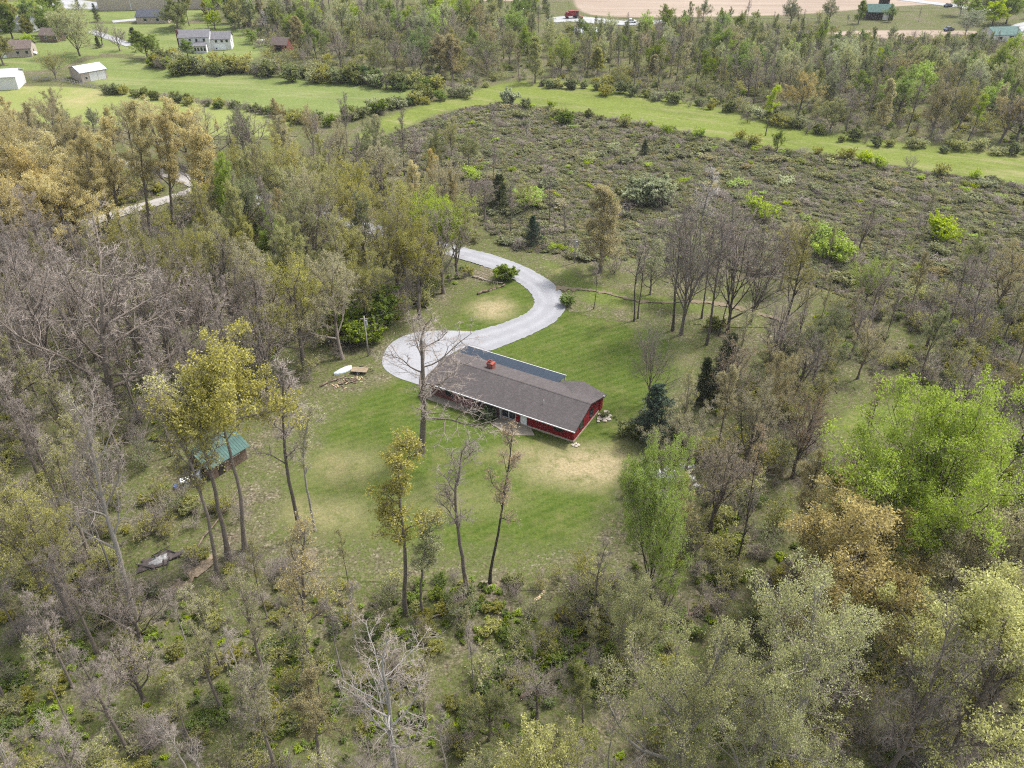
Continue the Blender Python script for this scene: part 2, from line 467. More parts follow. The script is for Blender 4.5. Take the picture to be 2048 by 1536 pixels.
def sheet(name, poly, cell, z, mat, tans=(), kind='structure', grow_by=0.0):
    poly = smooth_poly(np.asarray(poly, float))
    lo, hi = poly.min(0) - cell - grow_by, poly.max(0) + cell + grow_by
    nx, ny = int((hi[0] - lo[0]) / cell) + 2, int((hi[1] - lo[1]) / cell) + 2
    gx, gy = np.meshgrid(lo[0] + np.arange(nx) * cell, lo[1] + np.arange(ny) * cell, indexing='ij')
    P = np.stack([gx.ravel(), gy.ravel()], 1)
    sd = edge_dist(P, poly); sd[~inside(P, poly)] *= -1
    sd += grow_by
    idx = np.arange(nx * ny).reshape(nx, ny)
    F = np.stack([idx[:-1, :-1], idx[1:, :-1], idx[1:, 1:], idx[:-1, 1:]], -1).reshape(-1, 4)
    F = F[(sd[F] > 0).any(1)]
    used = np.unique(F); re = -np.ones(nx * ny, int); re[used] = np.arange(len(used)); F = re[F]
    P, sd = P[used], sd[used]
    me = quick_mesh(name, [(np.c_[P, np.full(len(P), 0.0)], F, 0, False)], [mat])
    a = me.attributes.new('edge', 'FLOAT', 'POINT'); a.data.foreach_set('value', sd.astype(np.float32))
    t = np.zeros(len(P))
    for (c, rx, ry, s) in tans:
        r = np.sqrt(((P[:, 0] - c[0]) / rx) ** 2 + ((P[:, 1] - c[1]) / ry) ** 2)
        t = np.maximum(t, np.clip((1.25 - r) / 0.9, 0, 1) * s)
    a = me.attributes.new('tan', 'FLOAT', 'POINT'); a.data.foreach_set('value', t.astype(np.float32))
    o = link(name, me, loc=(0, 0, z))
    return tag(o, kind=kind)

gm = MB(); gm.poly([(-5000, -600, 0), (5000, -600, 0), (5000, 9000, 0), (-5000, 9000, 0)], [(0, 1, 2, 3)])
tag(gm.build('ground', M['litter']), kind='structure')

POLY = {}
POLY['scrub'] = polyG([(690, 300), (780, 270), (930, 215), (1000, 205), (1150, 225), (1350, 260), (1550, 300), (1750, 325), (2200, 385), (2250, 640), (1800, 640), (1600, 560), (1350, 520), (1150, 520), (1020, 500), (950, 440), (850, 380)])
POLY['lawn'] = polyG([(770, 720), (670, 770), (590, 850), (520, 940), (480, 1060), (540, 1130), (700, 1130), (860, 1160), (1000, 1160), (1140, 1160), (1240, 1110), (1300, 1020), (1330, 940), (1330, 860), (1420, 780), (1450, 690), (1310, 630), (1190, 590), (1120, 570), (1090, 545), (1000, 525), (880, 590), (830, 650)])
POLY['verge'] = polyG([(1030, 520), (1090, 500), (1160, 525), (1220, 560), (1330, 575), (1420, 590), (1560, 640), (1480, 660), (1340, 640), (1200, 640), (1120, 610), (1080, 560)])
POLY['clearing'] = polyG([(1640, 800), (1760, 770), (1880, 790), (1900, 860), (1800, 930), (1660, 900), (1560, 850)])
POLY['meadow'] = polyG([(700, 285), (740, 245), (830, 215), (930, 190), (990, 168), (1080, 160), (1180, 168), (1330, 195), (1500, 230), (1700, 275), (1900, 295), (2300, 320), (2300, 385), (2048, 372), (1850, 345), (1700, 318), (1500, 290), (1300, 252), (1130, 222), (1000, 208), (880, 222), (800, 262)])
POLY['pasture'] = polyG([(185, 175), (150, 130), (210, 112), (300, 125), (420, 138), (540, 150), (700, 160), (860, 178), (900, 188), (800, 210), (680, 232), (590, 228), (480, 212), (330, 192)])
POLY['pasture_dry'] = polyG([(-120, 190), (20, 172), (190, 176), (330, 198), (480, 218), (590, 242), (560, 275), (400, 270), (200, 250), (-100, 240)])
POLY['farmyard'] = polyG([(-250, 60), (0, 40), (300, 30), (560, 55), (560, 130), (300, 132), (200, 118), (120, 150), (-250, 150)])
POLY['top_grass'] = polyG([(-200, 2), (300, 0), (420, 14), (480, 40), (250, 50), (-200, 40)])
POLY['field'] = polyG([(1135, -25), (2500, -30), (2500, -6), (1930, 8), (1800, 14), (1600, 33), (1400, 36), (1250, 38), (1140, 30)])
POLY['field_east'] = polyG([(1600, 62), (1850, 56), (2100, 66), (2200, 84), (1900, 86), (1700, 76)])
POLY['field_mid'] = polyG([(880, -6), (1110, -8), (1100, 3), (900, 5)])
LAY = 0.03
tan_p = [(G(1180, 932), 10.0, 5.0, 1.0), (G(1060, 910), 6.0, 3.0, 0.55), (G(985, 618), 4.5, 4.5, 0.95), (G(690, 930), 7, 5, 0.38), (G(640, 1030), 9, 4, 0.5), (G(1390, 720), 4, 4, 0.45), (G(900, 1000), 10, 4, 0.25)]
sheet('scrub_ground', POLY['scrub'], 3.0, LAY, M['scrubland'])
sheet('lawn', POLY['lawn'], 0.6, LAY * 2, M['lawn'], tan_p, grow_by=1.5)
sheet('rough_grass', POLY['verge'], 1.0, LAY * 3, M['rough_grass'])
sheet('clearing', POLY['clearing'], 1.0, LAY * 3, M['rough_grass'])
sheet('meadow', POLY['meadow'], 2.5, LAY * 3.5, M['meadow'], grow_by=4.5)
sheet('pasture', POLY['pasture'], 2.5, LAY * 2, M['pasture'], grow_by=4.5)
sheet('dry_pasture', POLY['pasture_dry'], 2.5, LAY * 3, M['pasture_dry'], grow_by=2.5)
sheet('farmyard_grass', POLY['farmyard'], 4.0, LAY, M['pasture'])
sheet('roadside_grass', POLY['top_grass'], 6.0, LAY * 2, M['pasture'])
sheet('stubble_field', POLY['field'], 8.0, LAY * 2, M['crop_field'])
sheet('bare_field', POLY['field_east'], 4.0, LAY * 2, M['crop_field'])
sheet('far_field', POLY['field_mid'], 8.0, LAY * 2, M['crop_field'])

def catmull(pts, n=10):
    pts = [np.asarray(p, float) for p in pts]
    ext = [2 * pts[0] - pts[1]] + pts + [2 * pts[-1] - pts[-2]]
    out = []
    for i in range(1, len(ext) - 2):
        p0, p1, p2, p3 = ext[i-1], ext[i], ext[i+1], ext[i+2]
        for k in range(n):
            t = k / n
            out.append(0.5 * ((2*p1) + (-p0+p2)*t + (2*p0-5*p1+4*p2-p3)*t*t + (-p0+3*p1-3*p2+p3)*t**3))
    out.append(pts[-1]); return np.array(out)

ROADS = []
def ribbon(name, pts, widths, mat, z, cols=7, rough=0.13):
    c = catmull([np.r_[p, w] for p, w in zip(pts, widths)], 12)
    P, W = c[:, :2], c[:, 2]
    T = np.gradient(P, axis=0); T /= np.linalg.norm(T, axis=1)[:, None]
    N = np.c_[-T[:, 1], T[:, 0]]
    u = np.linspace(-1, 1, cols)
    r = np.random.default_rng(5)
    jl = r.normal(0, rough, (len(P), cols)) * (np.abs(u) > 0.99)
    V = P[:, None, :] + N[:, None, :] * ((W[:, None] * u[None, :] / 2) + jl * 0.6)[:, :, None]
    crown = 0.05 * (1 - u ** 2)
    V3 = np.concatenate([V, np.broadcast_to(crown[None, :, None], V.shape[:2] + (1,))], 2).reshape(-1, 3)
    n = len(P); idx = np.arange(n * cols).reshape(n, cols)
    F = np.stack([idx[:-1, :-1], idx[:-1, 1:], idx[1:, 1:], idx[1:, :-1]], -1).reshape(-1, 4)[:, ::-1]
    me = quick_mesh(name, [(V3, F, 0, True)], [mat])
    a = me.attributes.new('across', 'FLOAT', 'POINT')
    a.data.foreach_set('value', np.tile(u, n).astype(np.float32))
    ROADS.append((P, W.max() / 2))
    return tag(link(name, me, loc=(0, 0, z)), kind='structure')

drive = [G(395, 372), G(470, 390), G(560, 410), G(650, 432), G(735, 456), G(800, 474), G(870, 492), G(935, 510), G(990, 526), G(1045, 550), G(1085, 578), G(1100, 605), G(1085, 632), G(1040, 656), G(985, 676), G(930, 692)]
ribbon('driveway', drive, [5, 4.6, 4.4, 4.4, 4.4, 4.4, 4.6, 4.8, 5.0, 5.2, 5.4, 5.6, 5.6, 5.8, 6.4, 7.0], M['gravel'], LAY * 4)
ap = polyG([(1000, 662), (975, 664), (940, 664), (905, 662), (868, 662), (832, 665), (800, 675), (778, 690), (765, 712), (764, 736), (790, 755), (830, 768), (860, 778), (880, 770), (900, 700), (960, 700), (1000, 682)])
apron = smooth_poly(ap, 2)
me = bpy.data.meshes.new('driveway_apron'); me.from_pydata([(x, y, 0) for x, y in apron], [], [tuple(range(len(apron)))])
if me.polygons[0].normal.z < 0: me.flip_normals()
me.materials.append(M['gravel'])
a_ = me.attributes.new('across', 'FLOAT', 'POINT'); a_.data.foreach_set('value', np.full(len(me.vertices), .42, np.float32))
tag(link('driveway_apron', me, loc=(0, 0, LAY * 3.4)), kind='structure')
ROADS.append((apron, 3.0)); ROADS.append((polyG([(800, 720), (880, 700)]), 7.0))
ribbon('lane', [G(430, 378), G(400, 369), G(370, 358), G(330, 345), G(270, 332), G(180, 318)], [6, 5, 4.6, 4.4, 4.4, 4.4], M['lane'], LAY * 4.5)
ribbon('farm_track', [G(405, 376), G(370, 390), G(320, 404), G(260, 421), G(190, 442), G(100, 468)], [4.5, 4.4, 4.2, 4.2, 4.2, 4.2], M['lane'], LAY * 5)
ribbon('path', [G(1112, 577), G(1150, 579), G(1200, 585), G(1290, 605), G(1390, 604), G(1450, 612), G(1530, 632), G(1600, 655)], [1.6, 1.0, 0.6, 0.6, 0.9, 1.2, 1.2, 0.6], m_gravel('dirt_path', (0.15, 0.12, 0.075), (0.24, 0.19, 0.125)), LAY * 5.5, rough=0.6)
ribbon('road', [G(1780, -4), G(1860, 6), G(1940, 16), G(2010, 28)], [7, 7, 7, 7], M['asphalt'], LAY * 5)
ribbon('farm_road', [G(1100, 42), G(1140, 38), G(1190, 42), G(1260, 47), G(1330, 44)], [9, 12, 12, 8, 6], M['asphalt'], LAY * 5)
ribbon('farm_lane', [G(2100, 42), G(2046, 52), G(2020, 66)], [8, 7, 6], M['asphalt'], LAY * 5)
ribbon('house_lane', [G(225, 44), G(300, 37), G(330, 35)], [5, 5, 5], M['asphalt'], LAY * 5)
ribbon('street', [G(180, 62), G(220, 76), G(262, 92)], [4, 4, 4], M['asphalt'], LAY * 5)
ribbon('car_park', [G(95, 10), G(130, 11), G(190, 13), G(320, 18)], [26, 26, 16, 10], M['asphalt'], LAY * 5)

# ------------------------------------------------------------------ the red house
HX, HY = G(1145, 888)
H_ANG = math.radians(-29.5)
house = empty('red_house', (HX, HY, 0), H_ANG)
tag(house, 'long low dark red ranch house with brown shingle roof and brick chimney', 'house')

def HW(x, y):
    c, s = math.cos(H_ANG), math.sin(H_ANG)
    return np.array((HX + x * c - y * s, HY + x * s + y * c))

HL, HD, EV, RY, RZ = -23.4, 8.5, 2.42, 4.55, 4.05
SL = (RZ - EV) / (RY + 0.35)
def zf(y): return RZ - abs(y - RY) * SL

b = MB()
# board walls on a block footing; the porch end steps back under the eave
zt = 2.36
def wall_pts(x0, y0, x1, y1, z0, z1, t=0.12): return (x0, y0, z0), (x1, y1, z1)
b.box((-11.5, 0.30, 0.35), (0.0, 0.42, zt + 0.1))
b.poly([(0.0, 0.42, .35), (0.0, HD, .35), (0.0, HD, zf(HD) - .12), (0.0, RY, RZ - .16), (0.0, 0.42, zf(.42) - .12),
        (-.12, 0.42, .35), (-.12, HD, .35), (-.12, HD, zf(HD) - .12), (-.12, RY, RZ - .16), (-.12, 0.42, zf(.42) - .12)],
       [(0, 1, 2, 3, 4), (9, 8, 7, 6, 5), (0, 5, 6, 1), (1, 6, 7, 2), (2, 7, 8, 3), (3, 8, 9, 4), (4, 9, 5, 0)])
b.box((HL, HD - .12, .35), (-.12, HD, zf(HD) - .1))
b.poly([(HL, 0.42, .35), (HL, HD - .12, .35), (HL, HD - .12, zf(HD) - .12), (HL, RY, RZ - .16), (HL, 0.42, zf(0.42) - .12),
        (HL + .12, 0.42, .35), (HL + .12, HD - .12, .35), (HL + .12, HD - .12, zf(HD) - .12), (HL + .12, RY, RZ - .16), (HL + .12, 0.42, zf(0.42) - .12)],
       [(4, 3, 2, 1, 0), (5, 6, 7, 8, 9), (0, 1, 6, 5), (1, 2, 7, 6), (2, 3, 8, 7), (3, 4, 9, 8), (4, 0, 5, 9)])
b.build('board_wall', M['red_board'], house)
MB().box((HL + .12, .28, .05), (-11.502, .41, zt + .1)).build('brick_wall', M['brick_red'], house)
MB().box((-11.5, .26, 0), (.03, .40, .349)).box((-.1, .40, 0), (.03, HD + .03, .349)).box((HL - .03, HD - .1, 0), (-.1, HD + .03, .349)).build('foundation', M['foundation'], house)
# roof: two slopes with thickness, each its own part
x0, x1 = HL - .45, .45
roof = MB().slab([(x0, -.35, EV), (x1, -.35, EV), (x1, RY, RZ), (x0, RY, RZ)], .13).build('front_roof_slope', M['shingle'], house)
MB().slab([(x0, RY + .002, RZ), (x1, RY + .002, RZ), (x1, 9.05, zf(9.05)), (x0, 9.05, zf(9.05))], .13).build('back_roof_slope', M['shingle'], house)
MB().slab([(x0, RY - .16, zf(RY - .16) + .03), (x1, RY - .16, zf(RY - .16) + .03), (x1, RY, RZ + .035), (x0, RY, RZ + .035)], .025)\
    .slab([(x0, RY, RZ + .034), (x1, RY, RZ + .034), (x1, RY + .16, zf(RY + .16) + .03), (x0, RY + .16, zf(RY + .16) + .03)], .025).build('ridge_cap', M['shingle'], roof)
MB().rod((-5.7, 2.3, zf(2.3) - .1), (-5.7, 2.3, zf(2.3) + .62), .06).build('vent_pipe', M['white_trim'], roof)
MB().box((x0, -.47, EV - .13), (x1, -.352, EV + .01)).build('gutter', M['white_trim'], house)
MB().box((.28, 9.06, zf(9.05) - .16), (.5, 9.2, zf(9.05))).box((x0, 9.06, zf(9.05) - .2), (-7, 9.12, zf(9.05) - .04)).build('gutter', M['white_trim'], house)
for xx in (x0 - .03, x1 + .002):
    MB().poly([(xx, -.35, EV - .17), (xx, RY, RZ - .17), (xx, 9.05, zf(9.05) - .17), (xx, 9.05, zf(9.05) - .02), (xx, RY, RZ - .02), (xx, -.35, EV - .02),
               (xx + .03, -.35, EV - .17), (xx + .03, RY, RZ - .17), (xx + .03, 9.05, zf(9.05) - .17), (xx + .03, 9.05, zf(9.05) - .02), (xx + .03, RY, RZ - .02), (xx + .03, -.35, EV - .02)],
              [(0, 5, 4, 1), (1, 4, 3, 2), (6, 7, 10, 11), (7, 8, 9, 10), (0, 1, 7, 6), (1, 2, 8, 7), (2, 3, 9, 8), (3, 4, 10, 9), (4, 5, 11, 10), (5, 0, 6, 11)]).build('rake_board', M['black_frame'], house)
# cross gable at the back
cz, cy0, cy1, cx = 3.45, 6.1, 9.9, -3.3
MB().slab([(cx, cy0, cz), (cx, cy1, cz), (-6.9, cy1, 2.3), (-6.9, 9.0, 2.3)][::-1], .12).build('gable_roof_slope', M['shingle'], house)
MB().slab([(cx + .002, cy0, cz), (.5, 9.08, 2.32), (.5, cy1, 2.32), (cx + .002, cy1, cz)], .12).build('gable_roof_slope', M['shingle'], house)
MB().box((-6.5, HD + .002, 0), (.1, 9.6, 2.2)).poly([(-6.5, 9.6, 2.2), (.1, 9.6, 2.2), (cx, 9.6, cz - .15), (-6.5, 9.45, 2.2), (.1, 9.45, 2.2), (cx, 9.45, cz - .15)], [(1, 0, 2), (3, 4, 5), (0, 3, 5, 2), (1, 2, 5, 4), (0, 1, 4, 3)]).build('back_wing', M['red_board'], house)
# ribbed metal porch roof in panels
mroof = empty('metal_roof', (0, 0, 0)); mroof.parent = house
pz0, pz1, py0, py1 = zf(9.0) + .06, 2.28, 8.75, 11.5
pw, npan = .86, 20
sh = MB()
px0 = -6.75 - pw * npan
vs_p, fs_p = [], []
prof = [(0, 0), (.02, .035), (.05, .035), (.07, 0), (.27, 0), (.285, .018), (.305, .018), (.32, 0), (.55, 0), (.565, .018), (.585, .018), (.60, 0), (.85, 0)]
for yy, zz in ((py0, pz0), (py1, pz1)):
    for q, hh in prof: vs_p.append((q, yy, zz + hh))
    for q, hh in prof: vs_p.append((q, yy, zz - .02))
n = len(prof)
for i in range(n - 1):
    fs_p.append((i, i + 1, i + 1 + 2 * n, i + 2 * n)); fs_p.append((i + 1 + n, i + n, i + 3 * n, i + 1 + 3 * n))
    fs_p.append((i + n, i + n + 1, i + 1, i)); fs_p.append((i + 2 * n, i + 1 + 2 * n, i + 1 + 3 * n, i + 3 * n))
fs_p.append((0, 2 * n, 3 * n, n)); fs_p.append((n - 1, 2 * n - 1, 4 * n - 1, 3 * n - 1))
pm = bpy.data.meshes.new('metal_panel'); pm.from_pydata(vs_p, [], fs_p); pm.materials.append(M['blue_metal'])
for i in range(npan): link('metal_panel', pm, mroof, (px0 + i * pw, 0, 0.0015 * (i % 2)))
MB().box((px0, 11.52, pz1 - .12), (-6.75, 11.62, pz1 + .03)).build('gutter', M['white_trim'], mroof)
for i in range(6):
    xx = px0 + .1 + i * (pw * npan - .2) / 5
    MB().box((xx - .06, 11.2, 0), (xx + .06, 11.32, pz1 - .03)).build('porch_post', M['white_trim'], house)
# chimney
ch = MB().box((-17.05, 5.85, 3.0), (-16.05, 6.7, 4.35)).build('chimney', M['brick_chimney'], house)
MB().box((-17.11, 5.79, 4.35), (-15.99, 6.76, 4.45)).build('chimney_cap', M['brick_chimney'], ch)
fl = MB()
for a_, b_ in (((-16.95, 6.0, 4.45), (-16.85, 6.55, 4.75)), ((-16.55, 6.0, 4.45), (-16.45, 6.55, 4.75)), ((-16.849, 6.0, 4.45), (-16.551, 6.1, 4.75)), ((-16.849, 6.45, 4.45), (-16.551, 6.55, 4.75))): fl.box(a_, b_)
fl.build('flue', M['brick_chimney'], ch)
def window(parent, face, u0, u1, z0, z1, at, frame, sashes=1, depth=.05):
    """face 'x' lies on a wall of constant x, 'y' on one of constant y; sign of depth gives the outer side"""
    def bx(mb, ua, ub, za, zb, d0, d1):
        lo_, hi_ = min(at + d0, at + d1), max(at + d0, at + d1)
        return mb.box((lo_, ua, za), (hi_, ub, zb)) if face == 'x' else mb.box((ua, lo_, za), (ub, hi_, zb))
    s = 1 if depth > 0 else -1
    w = bx(MB(), u0, u1, z0, z1, 0, s * .02).build('window', M['glass'], parent)
    fr = MB(); t = .07
    d = s * .06
    bx(fr, u0 - t, u0, z0 - t, z1 + t, 0, d); bx(fr, u1, u1 + t, z0 - t, z1 + t, 0, d)
    bx(fr, u0, u1, z1, z1 + t, 0, d); bx(fr, u0, u1, z0 - t, z0, 0, d)
    for k in range(1, sashes + 1):
        zz = z0 + (z1 - z0) * k / (sashes + 1); bx(fr, u0, u1, zz - .025, zz + .025, .001 * s, d * .8)
    fr.build('frame', frame, w)
    return w
window(house, 'x', 2.2, 3.15, 1.05, 2.15, 0, M['black_frame'])
window(house, 'x', 5.4, 6.35, 1.05, 2.15, 0, M['black_frame'])
window(house, 'y', -2.9, -1.8, 1.2, 2.1, .30, M['black_frame'], 1, -.05)
for u in (-11.2, -10.05): window(house, 'y', u, u + 1.0, .55, 2.1, .30, M['white_trim'], 0, -.05)
for u in (-20.6, -16.0): window(house, 'y', u, u + 1.2, 1.0, 2.05, .28, M['black_frame'], 1, -.05)
dr = MB().box((-8.15, .24, .36), (-7.3, .298, 2.15)).build('door', M['door_white'], house)
MB().box((-8.25, .22, .36), (-8.152, .299, 2.2)).box((-7.298, .22, .36), (-7.2, .299, 2.2)).build('door_frame', M['white_trim'], dr)
for xx in (-23.25, -11.42): MB().box((xx - .07, .05, .12), (xx + .07, .19, EV - .14)).build('porch_post', M['white_trim'], house)
MB().box((-24.0, -1.1, 0.03), (-14.6, .25, .11)).build('walkway', M['concrete'], house)
MB().poly([(-11.9, -1.7, .15), (-8.3, -2.7, .15), (-5.3, -1.0, .15), (-6.6, .25, .15), (-11.6, .25, .15), (-11.9, -1.7, .02), (-8.3, -2.7, .02), (-5.3, -1.0, .02), (-6.6, .25, .02), (-11.6, .25, .02)],
          [(0, 1, 2, 3, 4), (9, 8, 7, 6, 5), (0, 5, 6, 1), (1, 6, 7, 2), (2, 7, 8, 3), (3, 8, 9, 4), (4, 9, 5, 0)]).build('patio', M['concrete'], house)

def rock_mesh(seed, n=9):
    r = np.random.default_rng(seed)
    import bmesh
    bm = bmesh.new(); bmesh.ops.create_icosphere(bm, subdivisions=1, radius=1)
    for v in bm.verts: v.co *= 0.75 + 0.45 * r.random(); v.co.z *= 0.6
    me = bpy.data.meshes.new('rock'); bm.to_mesh(me); bm.free(); me.materials.append(M['stone']); return me
rocks = [rock_mesh(i) for i in range(4)]
for i, (lx, ly, s) in enumerate([(.9, 6.9, .5), (1.5, 7.5, .6), (1.9, 8.2, .45), (1.1, 8.8, .55), (.6, 7.8, .4), (1.7, 6.8, .35), (2.1, 7.4, .4), (1.0, 6.2, .3)]):
    w = HW(lx, ly); o = link('garden_rock', rocks[i % 4], None, (w[0], w[1], .15), (0, 0, i * 1.3), (s, s, s * .8))
    tag(o, 'pale flat rock bordering the planting bed behind the red gable end', 'rock', 'rocks around the bed by the gable')
w = HW(.55, -.15)
for i in range(4):
    o = link('garden_rock', rocks[i % 4], None, (w[0] + .35 * math.cos(i * 1.6), w[1] + .3 * math.sin(i * 1.6), .12), (0, 0, i), (.28, .28, .3))
    tag(o, 'small grey rock heaped at the front corner of the red house', 'rock', 'rocks at the house corner')

# ------------------------------------------------------------------ shed with the green roof and the things beside it
a0, a1 = G(424, 961), G(493, 919)
S_ANG = math.atan2(a1[1] - a0[1], a1[0] - a0[0])
SLEN = float(np.linalg.norm(a1 - a0)) + .2
shed = tag(empty('garden_shed', (a0[0], a0[1], 0), S_ANG), 'weathered brown board shed with a green ribbed metal roof among trees', 'shed')
SW, SE_, SR = 4.4, 2.25, 3.35        # depth, eave, ridge
w_ = MB()
w_.box((0, 0, .05), (SLEN, .1, SE_)).box((0, SW - .1, .05), (SLEN, SW, SE_))
for xx in (.0, SLEN - .1):
    w_.poly([(xx, .1, .05), (xx, SW - .1, .05), (xx, SW - .1, SE_), (xx, SW / 2, SR - .1), (xx, .1, SE_), (xx + .1, .1, .05), (xx + .1, SW - .1, .05), (xx + .1, SW - .1, SE_), (xx + .1, SW / 2, SR - .1), (xx + .1, .1, SE_)],
            [(4, 3, 2, 1, 0), (5, 6, 7, 8, 9), (0, 1, 6, 5), (1, 2, 7, 6), (2, 3, 8, 7), (3, 4, 9, 8), (4, 0, 5, 9)])
w_.build('wall', M['barn_board'], shed)
MB().box((1.15, -.03, .1), (2.05, -.002, 1.95)).build('door', M['dark_wood'], shed)
MB().box((-.03, 1.4, .1), (-.002, 3.0, 2.0)).build('doorway', M['dark_wood'], shed)
MB().box((3.2, -.04, 1.5), (4.6, -.002, 1.62)).box((3.2, -.04, 1.95), (4.6, -.002, 2.05)).build('window_trim', M['white_trim'], shed)
prof2 = [(0, 0), (.02, .03), (.05, .03), (.07, 0), (.36, 0), (.375, .03), (.405, .03), (.42, 0), (.71, 0)]
def ribbed(prof, y0, z0, y1, z1, mat):
    vv, ff = [], []
    k = len(prof)
    for yy, zz in ((y0, z0), (y1, z1)):
        for q, hh in prof: vv.append((q, yy, zz + hh))
        for q, hh in prof: vv.append((q, yy, zz - .02))
    for i in range(k - 1):
        ff += [(i, i + 1, i + 1 + 2*k, i + 2*k), (i + 1 + k, i + k, i + 3*k, i + 1 + 3*k), (i + k, i + k + 1, i + 1, i), (i + 2*k, i + 1 + 2*k, i + 1 + 3*k, i + 3*k)]
    ff += [(0, 2*k, 3*k, k), (k - 1, 2*k - 1, 4*k - 1, 3*k - 1)]
    me = bpy.data.meshes.new('metal_panel'); me.from_pydata(vv, [], ff); me.materials.append(mat); return me
sroof = empty('roof', (0, 0, 0)); sroof.parent = shed
dz = .45 * (SR - SE_) / (SW / 2)
pf, pb = ribbed(prof2, -.45, SE_ - dz + .1, SW / 2, SR + .1, M['green_metal']), ribbed(prof2, SW / 2, SR + .098, SW + .45, SE_ - dz + .1, M['green_metal'])
npn = int((SLEN + .9) / .72) + 1
for i in range(npn):
    link('metal_panel', pf, sroof, (-.45 + i * .72, 0, 0)); link('metal_panel', pb, sroof, (-.45 + i * .72, 0, 0))

def SWp(x, y):
    c, s = math.cos(S_ANG), math.sin(S_ANG); return np.array((a0[0] + x * c - y * s, a0[1] + x * s + y * c))
tp = G(373, 972)
tote = tag(empty('water_tote', (tp[0], tp[1], 0), .5), 'white caged plastic water tote standing by the shed gable', 'tank')
MB().box((-.55, -.5, .16), (.55, .5, 1.05)).box((-.48, -.43, 1.05), (.48, .43, 1.12)).build('tank', M['plastic_white'], tote)
MB().rod((0, 0, 1.1), (0, 0, 1.2), .14).build('cap', M['tyre'], tote)
cg = MB()
for k in range(6):
    xx = -.56 + k * 1.12 / 5; cg.rod((xx, -.53, .15), (xx, -.53, 1.08), .014, n=5).rod((xx, .53, .15), (xx, .53, 1.08), .014, n=5)
for zz in (.3, .65, 1.05): cg.rod((-.57, -.54, zz), (.57, -.54, zz), .014, n=5).rod((-.57, .54, zz), (.57, .54, zz), .014, n=5).rod((-.57, -.54, zz), (-.57, .54, zz), .014, n=5).rod((.57, -.54, zz), (.57, .54, zz), .014, n=5)
cg.build('cage', M['steel'], tote)
MB().box((-.57, -.52, 0), (.57, .52, .14)).build('pallet', M['deck_wood'], tote)
t2p = G(383, 963)
t2 = tag(empty('plastic_crate', (t2p[0] + .5, t2p[1] + .8, 0), .2), 'second white plastic tank behind the caged tote', 'tank')
MB().box((-.5, -.45, 0), (.5, .45, .95)).build('tank', M['plastic_white'], t2); MB().rod((0, 0, .95), (0, 0, 1.02), .16).build('cap', M['tyre'], t2)
bp = G(352, 978)
brl = tag(empty('barrel', (bp[0], bp[1], 0)), 'small blue plastic barrel beside the white tote', 'barrel')
MB().rod((0, 0, 0), (0, 0, .28), .25, .29, 14).rod((0, 0, .28), (0, 0, .55), .29, .25, 14).build('body', M['plastic_blue'], brl, True)
MB().rod((0, 0, .55), (0, 0, .58), .26, .26, 14).build('lid', M['plastic_blue'], brl)

# burn pit
bpt = G(318, 1122)
pit = tag(empty('burn_pit', (bpt[0], bpt[1], 0), .4), 'burnt-out brush pile with grey ash and charred soil', 'burn pit')
def blob(name, rx, ry, z, mat, seed, parent, hgt=.0, n=36, loc=(0, 0)):
    r = np.random.default_rng(seed)
    ph = r.random(5) * 6.28
    vs_b = [(loc[0], loc[1], z + hgt)]
    for ring, fr in ((1, .55), (2, 1.0)):
        for i in range(n):
            q = 2 * math.pi * i / n
            k = fr * (1 + .22 * math.sin(2*q+ph[0]) + .16 * math.sin(5*q+ph[1]) + .13 * math.sin(9*q+ph[2]) + .10 * math.sin(14*q + ph[3]))
            vs_b.append((loc[0] + rx * k * math.cos(q), loc[1] + ry * k * math.sin(q), z + (hgt * .7 if ring == 1 else 0)))
    fs_b = [(0, 1 + i, 1 + (i + 1) % n) for i in range(n)] + [(1 + i, 1 + n + i, 1 + n + (i + 1) % n, 1 + (i + 1) % n) for i in range(n)]
    me = bpy.data.meshes.new(name); me.from_pydata(vs_b, [], fs_b); me.materials.append(mat)
    return link(name, me, parent)
blob('burnt_ground', 2.1, 1.2, .16, M['burnt'], 3, pit, .03)
blob('ash_pile', 1.0, .6, .20, M['ash'], 4, pit, .22)
for i in range(9):
    r = random.Random(i); q = r.uniform(0, 6.28); d = r.uniform(.6, 2.2)
    x, y = d * math.cos(q), d * .6 * math.sin(q); q2 = r.uniform(0, 3.14); L = r.uniform(.5, 1.4)
    MB().rod((x - math.cos(q2) * L, y - math.sin(q2) * L, .25), (x + math.cos(q2) * L, y + math.sin(q2) * L, .33), .06, .045, 6).build('charred_log', M['char'], pit)
tag(blob('leaf_patch', 3.0, 1.1, .155, solid('tan_leaf_drift', (0.22, 0.17, 0.115), 1, .55, 3.0), 8, None, .04), 'strip of raked tan leaves near the burn pit', 'leaf pile')
o = bpy.data.objects['leaf_patch']; g = G(385, 1150); o.location = (g[0], g[1], 0); o.rotation_euler = (0, 0, 1.1)

